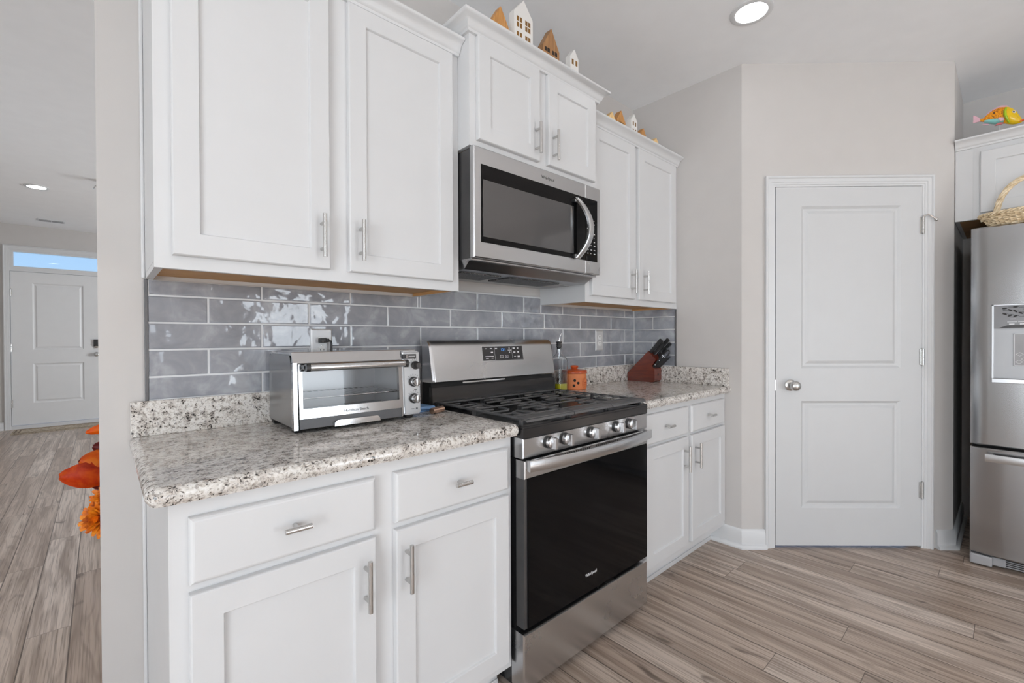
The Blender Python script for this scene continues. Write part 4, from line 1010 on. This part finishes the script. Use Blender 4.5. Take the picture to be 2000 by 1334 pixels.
def jar():
    cx, cy, z = .936, -.098, .9145
    t = thing('garlic_keeper', 'round terracotta lidded jar with small holes behind the range', 'jar', (cx, cy, z))
    m = MB(); m.lathe([(.0005, 0), (.062, 0), (.065, .003), (.067, .030), (.066, .062), (.0655, .064), (.066, .066), (.064, .088), (.06, .092), (.0005, .092)], (cx, cy, z), 'z', 40); b = m.build('body', 'terracotta', t, True)
    m = MB(); m.lathe([(.0005, .087), (.066, .087), (.070, .090), (.070, .096), (.068, .098), (.0695, .101), (.066, .105), (.045, .108), (.020, .1105), (.016, .114), (.021, .119), (.0225, .124), (.020, .129), (.012, .1315), (.0005, .132)], (cx, cy, z), 'z', 40); m.build('lid', 'terracotta_glaze', t, True)
    m = MB()
    for q, hz in ((-2.42, .052), (-2.48, .024), (-2.14, .038)):
        c, s = math.cos(q), math.sin(q); m2 = Matrix(((-s, c, 0, cx+c*.0655), (c, s, 0, cy+s*.0655), (0, 0, 1, z+hz), (0, 0, 0, 1))); m.M = m2
        m.lathe([(.0005, -.003), (.0075, -.003), (.0075, .0022), (.0005, .0022)], (0, 0, 0), 'y', 16)
    m.build('hole', 'dark_hole', b)
    q = -1.35; c, s = math.cos(q), math.sin(q)
    m = MB(); R0 = .0676
    def on(a, hz, r=R0): return (cx+r*math.cos(q+a/R0), cy+r*math.sin(q+a/R0), z+hz)
    for rad in (.029, .0215):
        pts = [on(rad*math.cos(k*2*PI/40), .036+rad*math.sin(k*2*PI/40)) for k in range(41)]; m.tube(pts, .0006, 6, False)
    for k in range(7):
        a = -.012+k*.004; m.tube([on(a, .036-.003*(k % 2)), on(a+.002, .040+.002*(k % 3))], .0006, 5); m.tube([on(a, .028), on(a+.0015, .031)], .0005, 5)
    m.build('stamp', 'terracotta_glaze', b, True)
jar()

def knife_block():
    X0, X1 = 1.566, 1.652
    t = thing('knife_block', 'reddish brown slanted wooden knife block in the counter corner', 'knife block', (1.616, -.12, .9145))
    P = [(.026, .9145), (.207, .9145), (.222, .927), (.222, .999), (.203, 1.020), (.233, 1.057), (.177, 1.112), (.026, .968), (.022, .955)]
    m = MB(); m.loft([[(X0, -d, z) for d, z in P], [(X1, -d, z) for d, z in P]])
    bmesh.ops.bevel(m.bm, geom=list(m.bm.edges), offset=.0022, segments=2, affect='EDGES', clamp_overlap=True)
    m.build('block', 'cherry_wood', t)
    m = MB(); m.box(1.606, 1.612, -.2232, -.2222, .955, .972); m.box(1.603, 1.615, -.2232, -.2222, .962, .964); m.build('stamp', 'dark_hole', t)
    ax = Vector((0, -.70, .715)).normalized(); nx = Vector((0, -ax.z, ax.y))     # along the handles / across (down and out)
    def knife(o, L, wd, th, label, group, rivets, steel):
        k = thing('kitchen_knife' if L > .09 else 'steak_knife', label, 'knife', o, group)
        o = Vector(o)
        def pt(s, a, x): return o + ax*s + nx*a + Vector((x, 0, 0))
        m = MB(); loops = []
        for s, w2, t2 in ((0, .42, .8), (.12, .40, 1), (.45, .46, 1), (.8, .5, 1), (.95, .56, 1), (1.0, .45, .8)):
            a, b = wd*w2, th*t2/2
            loops.append([pt(s*L, -a, -b), pt(s*L, a, -b), pt(s*L, a, b), pt(s*L, -a, b)])
        m.loft(loops); bmesh.ops.bevel(m.bm, geom=list(m.bm.edges), offset=.0022, segments=2, affect='EDGES', clamp_overlap=True); m.build('handle', 'black_plastic', k, True)
        m = MB(); bl = []
        for s, w2 in ((-.045, .34), (.004, .40)): bl.append([pt(s, -wd*w2, -.0012), pt(s, wd*w2, -.0012), pt(s, wd*w2, .0012), pt(s, -wd*w2, .0012)])
        m.loft(bl); m.build('blade', 'chrome', k)
        if steel:
            m = MB(); m.loft([[pt(s, -wd*.53, -.0016), pt(s, wd*.53, -.0016), pt(s, wd*.53, .0016), pt(s, -wd*.53, .0016)] for s in (.002, L*.93)]); m.build('tang', 'chrome', k)
        if L < .11 and wd > .0205:
            m = MB(); m.loft([[pt(s2, -wd*.50, -th*.52), pt(s2, wd*.58, -th*.52), pt(s2, wd*.58, th*.52), pt(s2, -wd*.50, th*.52)] for s2 in (L*.985, L*1.02)]); m.build('end_cap', 'chrome', k)
        for s in rivets:
            m = MB(); M = Matrix.Translation(pt(s*L, 0, -th/2-.0006)); m.M = M; m.lathe([(.0005, -.001), (.0034, -.001), (.003, .002), (.0005, .002)], (0, 0, 0), 'x', 10); m.build('rivet', 'chrome', k, True)
        return k
    F0, F1 = Vector((0, -.177, 1.112)), Vector((0, -.233, 1.057))
    big = [(.16, 1.582, .112, .026, 'wide black chef knife handle at the back of the knife block', False),
           (.34, 1.621, .132, .022, 'longest black steel edged knife handle in the top row of the knife block', True),
           (.40, 1.598, .098, .020, 'shorter steel edged black knife handle in the middle of the knife block', True),
           (.62, 1.635, .118, .020, 'black steel edged knife handle at the right of the top row of the knife block', True)]
    for s, x, L, wd, lb, st in big:
        p = F0.lerp(F1, s); knife((x, p.y, p.z), L, wd, .013, lb, 'knives in the knife block', () if st else (), st)
    # scissors
    p = F0.lerp(F1, .9); k = thing('kitchen_scissors', 'black handled kitchen scissors in the knife block', 'scissors', (1.615, p.y, p.z))
    o = Vector((1.615, p.y, p.z))
    m = MB()
    for a in (-.014, .014):
        c = o+ax*.060+nx*a*.9; pts = []
        for i in range(17):
            q = 2*PI*i/16; pts.append(c+ax*.024*math.cos(q)+nx*.013*math.sin(q))
        m.tube(pts, .0045, 8, False); m.tube([o+nx*a*.2-ax*.0, o+ax*.038+nx*a*.9], .0045, 8)
    m.build('handle', 'black_plastic', k, True)
    m = MB(); m.M = Matrix.Translation(o); m.box(-.002, .002, -.004, .004, -.03, .006); m.build('blade', 'chrome', k)
    G0, G1 = Vector((0, -.214, 1.008)), Vector((0, -.206, 1.017))
    for i in range(6):
        x = 1.572+i*.0138; p = Vector((0, -.2125, 1.010))
        knife((x, p.y, p.z), .100, .021, .0105, ('black riveted steak knife handle nearest the viewer in the lower row of the knife block' if i == 0 else 'black steak knife handle in the lower row of the knife block'),
              'steak knives in the knife block', (.22, .62, .93) if i == 0 else (), False)
knife_block()

def blue_thing():
    t = thing('silicone_grip', 'pale blue pointed silicone grip lying between toaster oven and range', 'silicone grip', (-.075, -.17, .9145))
    for k, (z0, z1, tip) in enumerate(((.9145, .923, -.190), (.9245, .934, -.205))):
        m = MB(); P = [(-.135, -.085), (-.085, -.075), (-.050, -.12), (-.036, tip), (-.062, tip-.014), (-.110, -.21), (-.135, -.19)]
        m.loft([[(x, y, z0) for x, y in P], [(x+.004*(1 if x < -.08 else -1), y-.004*(1 if y > -.12 else -1), z1) for x, y in P]])
        bmesh.ops.bevel(m.bm, geom=list(m.bm.edges), offset=.002, segments=2, affect='EDGES', clamp_overlap=True)
        m.build('flap', 'blue_silicone', t, True)
    m = MB(); m.tube([(-.098, -.272, .926), (-.036, -.252, .926)], .0115, 20); o = centre(m.build('metal_tube', 'copper', None, True)); tag(o, 'short copper coloured metal tube lying beside the range', 'tube')
blue_thing()

# ================================================================== LITTLE WOODEN HOUSES
def house(x, y, zb, wd, eave, apex, dep, mat, label, wins, group, rot=0):
    t = thing('wooden_house', label, 'ornamental house', (x, y, zb), group)
    M = Matrix.Translation((x, y, zb)) @ Matrix.Rotation(rot, 4, 'Z') @ FA; WORLD[t.name] = Matrix.Translation((x, y, zb))
    m = MB(M); P = [(-wd/2, 0), (wd/2, 0), (wd/2, eave), (0, apex), (-wd/2, eave)]
    m.loft([[(u, -dep, z) for u, z in P], [(u, 0, z) for u, z in P]]); bmesh.ops.bevel(m.bm, geom=list(m.bm.edges), offset=.0012, segments=1, affect='EDGES', clamp_overlap=True)
    m.build('block', mat, t)
    for (u, z, w, h) in wins:
        m = MB(M); m.box(u-w/2, u+w/2, -.004, .0004, z-h/2, z+h/2); m.build('window', 'window_dark' if mat != 'walnut' else 'dark_hole', t)
plain('window_dark', lin(112, 78, 24), .7, var=.1)
ZM, ZR = 2.381, 2.3175
g1, g2 = 'wooden houses on the cabinet above the microwave', 'wooden houses on the right hand cabinet'
house(.168, -.37, ZM, .092, .056, .130, .032, 'oak_brown', 'brown wooden house at the left end above the microwave', [], g1)
wins = [(u, z, .0125, .020) for u in (-.034, -.017, .014, .031) for z in (.125, .101, .062)]
house(.294, -.37, ZM, .106, .152, .214, .034, 'house_white', 'tall white house with many dark window holes', wins, g1)
house(.462, -.37, ZM, .104, .088, .174, .034, 'walnut', 'dark brown wooden house next to the tall white house', [(u, .072, .015, .018) for u in (-.036, -.019, .012, .029)], g1)
house(.618, -.37, ZM, .058, .112, .150, .030, 'house_white', 'small white house with two windows near the cabinet end', [(u, .088, .013, .024) for u in (-.013, .013)], g1)
house(1.012, -.30, ZR, .056, .052, .084, .03, 'pine', 'pale pine house leftmost on the right hand cabinet', [], g2)
house(1.096, -.30, ZR, .080, .060, .118, .036, 'oak_brown', 'brown house between the pine house and the white house', [(u, .050, .012, .010) for u in (-.02, -.004, .014)], g2)
house(1.222, -.30, ZR, .060, .104, .140, .036, 'house_white', 'white house with window holes on the right hand cabinet', [(u, z, .011, h) for u in (-.011, .012) for z, h in ((.084, .022), (.050, .010))], g2)
house(1.318, -.30, ZR, .052, .054, .090, .034, 'oak_brown', 'small brown house right of the white house', [], g2)
house(1.458, -.30, ZR, .052, .050, .076, .03, 'pine', 'smallest pale pine house at the right end of the cabinet', [], g2)
def twigs():
    m = MB(); r = random.Random(4)
    for k in range(6):
        x = -.27+r.uniform(-.01, .012); m.tube([(x, -.12, 2.302), (x+r.uniform(-.02, .03), -.14, 2.36), (x+.03+r.uniform(-.02, .03), -.16, 2.41+r.uniform(0, .02))], [.002, .0016, .0008], 6)
    tag(centre(m.build('twig_bunch', 'dark_twig', None, True)), 'dark dried twigs on top of the left cabinet', 'twigs')
twigs()

# ================================================================== FISH AND BASKET
def fish():
    X = 2.58; zc = 2.372; y0 = -1.585            # tail at y0, swimming towards -y; (u = distance along -y)
    t = thing('fish_figurine', 'painted yellow fish with pink fins on the refrigerator cabinet', 'figurine', (X, -1.70, 2.2905))
    M0 = frame((X, y0), (0, -1), (-1, 0)); S = Matrix.Identity(4); S[2][0] = -.29; S[2][3] = .029; M = M0 @ S      # head held lower than the tail
    prof = [(.028, -.008, .006, .006), (.040, -.006, .010, .007), (.055, .002, .020, .012), (.075, .010, .034, .018), (.100, .014, .044, .022), (.122, .014, .045, .023)]
    head = [(.122, .014, .0455, .0235), (.134, .011, .046, .024), (.148, .006, .043, .022), (.162, -.002, .033, .018), (.174, -.012, .018, .011), (.182, -.018, .007, .005)]
    def skin(P, name, mat, clip=None):
        m = MB(M); loops = []
        for u, c, h, w in P:
            loops.append([(u, w*math.cos(q), zc+c+h*math.sin(q)) for q in (2*PI*k/20 for k in range(20))])
        m.loft(loops); return m.build(name, mat, t, True)
    skin(prof, 'body', 'fish_gold'); skin(head, 'head', 'fish_yellow')
    m = MB(M); loops = []
    for u, c, h, w in [(.044, -.016, .006, .009), (.060, -.015, .011, .014), (.080, -.016, .015, .018), (.100, -.016, .015, .020), (.116, -.014, .012, .02)]:
        loops.append([(u, (w+.004)*math.cos(q), zc+c+h*math.sin(q)) for q in (2*PI*k/16 for k in range(16))])
    m.loft(loops); m.build('belly', 'fish_aqua', t, True)
    m = MB(M); m.tube([(.126, .020, zc+.050), (.120, .027, zc+.03), (.121, .028, zc+.008), (.128, .026, zc-.014), (.136, .016, zc-.032)], [.003, .006, .007, .006, .003], 10); m.build('gill', 'fish_green', t, True)
    def fin(name, mat, P, th=.003, d0=0, parent=t):
        m = MB(M); m.loft([[(u, d0-th, zc+z) for u, z in P], [(u, d0+th, zc+z) for u, z in P]]); bmesh.ops.bevel(m.bm, geom=list(m.bm.edges), offset=.001, segments=1, affect='EDGES', clamp_overlap=True); m.build(name, mat, t, True)
    fin('tail', 'fish_pink', [(.000, .020), (.006, .021), (.020, .010), (.030, .002), (.032, -.012), (.020, -.014), (.008, -.020), (.000, -.022), (.003, -.002)])
    fin('dorsal_fin', 'fish_pink', [(.046, .012), (.054, .028), (.070, .046), (.092, .060), (.112, .068), (.128, .066), (.135, .058), (.10, .050), (.07, .038)])
    fin('anal_fin', 'fish_pink', [(.036, -.030), (.058, -.026), (.062, -.034), (.04, -.036)])
    fin('pectoral_fin', 'fish_pink', [(.096, -.004), (.116, -.004), (.118, -.018), (.104, -.024), (.097, -.014)], .003, .024)
    fin('pelvic_fin', 'fish_rose', [(.082, -.044), (.092, -.032), (.104, -.026), (.118, -.030), (.108, -.038)], .004, .012)
    m = MB(M); m.mat('house_white'); m.lathe([(.0005, 0), (.0075, .0), (.006, .004), (.0005, .0055)], (.152, .0165, zc+.024), 'y', 16); m.mat('black_plastic'); m.lathe([(.0005, .004), (.004, .004), (.003, .0065), (.0005, .007)], (.152, .0165, zc+.024), 'y', 14); m.build('eye', None, t, True)
    m = MB(M); m.tube([(.170, .006, zc-.024), (.180, .007, zc-.019), (.186, .002, zc-.015), (.180, -.007, zc-.019)], .004, 8); m.build('mouth', 'fish_red', t, True)
    m = MB(M0); m.tube([(.102, 0, zc-.034), (.102, 0, 2.2905)], .0018, 8); m.lathe([(.0005, 0), (.012, 0), (.011, .003), (.0005, .004)], (.102, 0, 2.2905), 'z', 16); m.build('stand', 'pane_clear', t, True)
plain('fish_yellow', lin(232, 190, 14), .22, var=.12); plain('pane_clear', (.85, .86, .86, 1), .1)
fish()
def basket():
    cx, cy, z0 = 2.452, -1.806, 1.7625
    t = thing('wicker_basket', 'pale wicker basket with an arched handle on the refrigerator', 'basket', (cx, cy, z0))
    rx, ry = .088, .176
    m = MB(); m.lathe([(.0005, 0), (.8, 0), (.8, .004), (.0005, .004)], (0, 0, 0), 'z', 32)
    for v in m.bm.verts: v.co = Vector((cx+v.co.x*rx, cy+v.co.y*ry, z0+.003+v.co.z))
    m.build('base', 'wicker', t)
    r = random.Random(2)
    m = MB(); n = 88
    for k in range(6):
        f = .84+.03*k+(.04 if k > 3 else 0); z = z0+.009+k*.0095
        for s in (0, 1):
            pts = []
            for i in range(n+1):
                q = 2*PI*i/n; wv = math.sin(q*22+PI*s+k*PI)*.007
                pts.append((cx+(rx*f+wv)*math.cos(q), cy+(ry*f+wv)*math.sin(q), z+.002*math.sin(q*9+k)+s*.003))
            m.tube(pts, .0042, 6, False)
    m.build('weave', 'wicker', t, True)
    m = MB()
    for s in range(3):
        pts = []
        for i in range(n+1):
            q = 2*PI*i/n; a = q*16+s*2*PI/3; pts.append((cx+(rx*1.06+.008*math.cos(a))*math.cos(q), cy+(ry*1.06+.008*math.cos(a))*math.sin(q), z0+.066+.007*math.sin(a)))
        m.tube(pts, .0050, 6, False)
    m.build('rim', 'wicker', t, True)
    m = MB()
    for s in range(5):
        pts = []
        for i in range(33):
            q = PI*i/32; a = q*7+s*2*PI/5; hy = cy+.130*math.cos(q); hz = z0+.02+.222*math.sin(q)**.8
            pts.append((cx-.012+.009*math.cos(a), hy+.008*math.sin(a)*math.cos(q), hz+.008*math.sin(a)*math.sin(q)))
        m.tube(pts, .0058, 6)
    m.build('handle', 'wicker', t, True)
basket()

# ================================================================== HALL: RUG AND AUTUMN FLOWERS
def rug():
    t = thing('door_mat', 'patterned beige rug lying at the front door', 'rug', (-1.38, 6.95, 0))
    m = MB(); m.box(-1.87, -.90, 6.70, 7.12, .0005, .008, .002); m.build('pile', 'rug_weave', t)
    m = MB()
    for a, b, c, e in ((-1.85, -.92, 6.72, 6.735), (-1.85, -.92, 7.085, 7.10), (-1.85, -1.835, 6.735, 7.085), (-.935, -.92, 6.735, 7.085), (-1.81, -1.795, 6.76, 7.06), (-1.80, -.97, 6.76, 6.768), (-1.80, -.97, 7.052, 7.06)): m.box(a, b, c, e, .0078, .0092)
    m.build('border', 'rug_dark', t)
plain('rug_dark', lin(120, 106, 92), .95, var=.15)
rug()
def flowers():
    Y = .30
    t = thing('flower_arrangement', 'orange autumn leaves and chrysanthemum showing past the wall end', 'flower arrangement', (-.90, Y, 0))
    m = MB(); m.lathe([(.0005, 0), (.07, 0), (.09, .05), (.095, .16), (.075, .30), (.05, .38), (.06, .42), (.055, .42), (.045, .38), (.0005, .36)], (-.90, Y+.03, 0), 'z', 28); m.build('vase', 'vase_clay', t, True)
    def stem(p): 
        m = MB(); p = Vector(p); a = Vector((-.90, Y+.03, .40)); m.tube([a, a.lerp(p, .5)+Vector((0, 0, .04)), p], [.003, .0025, .0018], 6); m.build('stem', 'dark_twig', t, True)
    def leaf(tip, root, wd, mat, curl=.02, roll=0):
        tip, root = Vector(tip), Vector(root); ax = tip-root; L = ax.length; a = ax.normalized(); nrm = Vector((0, -1, .15)); s = a.cross(nrm).normalized(); nrm = s.cross(a)
        s = (s*math.cos(roll)+nrm*math.sin(roll)); nn = a.cross(s)
        rows = []; n = 16
        for i in range(n+1):
            f = i/n; w = wd*(math.sin(PI*min(1, f*.97+.015))**.58)*(1-.12*f)
            row = []
            for j in range(9):
                g = (j-4)/4; q = root+a*(L*f)+s*(w*g)+nn*(curl*(g*g)*.9-curl*math.sin(PI*f)+.0022*math.sin(f*34+abs(g)*7)*abs(g)); row.append(q)
            rows.append(row)
        m = MB(); m.sheet(rows)
        bmesh.ops.solidify(m.bm, geom=list(m.bm.faces), thickness=.0012)
        m.build('leaf', mat, t, True); stem(root)
    leaf((-1.112, Y-.03, .768), (-.975, Y, .752), .046, 'red_leaf', .018, .15)
    leaf((-1.064, Y-.015, .812), (-.965, Y+.01, .782), .042, 'orange_leaf', .014, -.3)
    leaf((-1.052, Y+.01, .892), (-.965, Y+.02, .912), .018, 'orange_leaf', .008, .2)
    leaf((-1.07, Y+.03, .792), (-.98, Y+.04, .80), .03, 'maroon_leaf', .01, .4)
    leaf((-1.035, Y+.03, .842), (-.96, Y+.04, .82), .03, 'maroon_leaf', .01, .0)
    leaf((-1.045, Y+.02, .715), (-.95, Y+.02, .72), .03, 'maroon_leaf', .01, .3)
    r = random.Random(9)
    def mum(c, R0, tilt):
        c = Vector(c); ax = Vector(tilt).normalized(); u = ax.orthogonal().normalized(); v = ax.cross(u)
        m = MB()
        for ring, (n, el, ln) in enumerate(((16, -.25, 1), (16, .1, .96), (14, .45, .85), (12, .8, .68), (8, 1.15, .5))):
            for k in range(n):
                q = 2*PI*(k+.5*(ring % 2))/n+r.uniform(-.08, .08); d = u*math.cos(q)+v*math.sin(q); s = u*-math.sin(q)+v*math.cos(q)
                L = R0*ln*r.uniform(.9, 1.05); e = el+r.uniform(-.1, .1); rows = []
                for i in range(7):
                    f = i/6; w = R0*.15*(math.sin(PI*(f*.86+.07))**.6); p = c+(d*math.cos(e)+ax*math.sin(e))*(L*f)+ax*(.12*L*f*f)
                    rows.append([p-s*w+ax*w*.35, p, p+s*w+ax*w*.35])
                m.sheet(rows)
        m.build('chrysanthemum', 'petal', t, True); stem(c)
    mum((-1.016, Y-.02, .612), .064, (-.55, -.75, .25))
    mum((-1.002, Y+.0, .672), .05, (-.6, -.6, .5))
flowers()
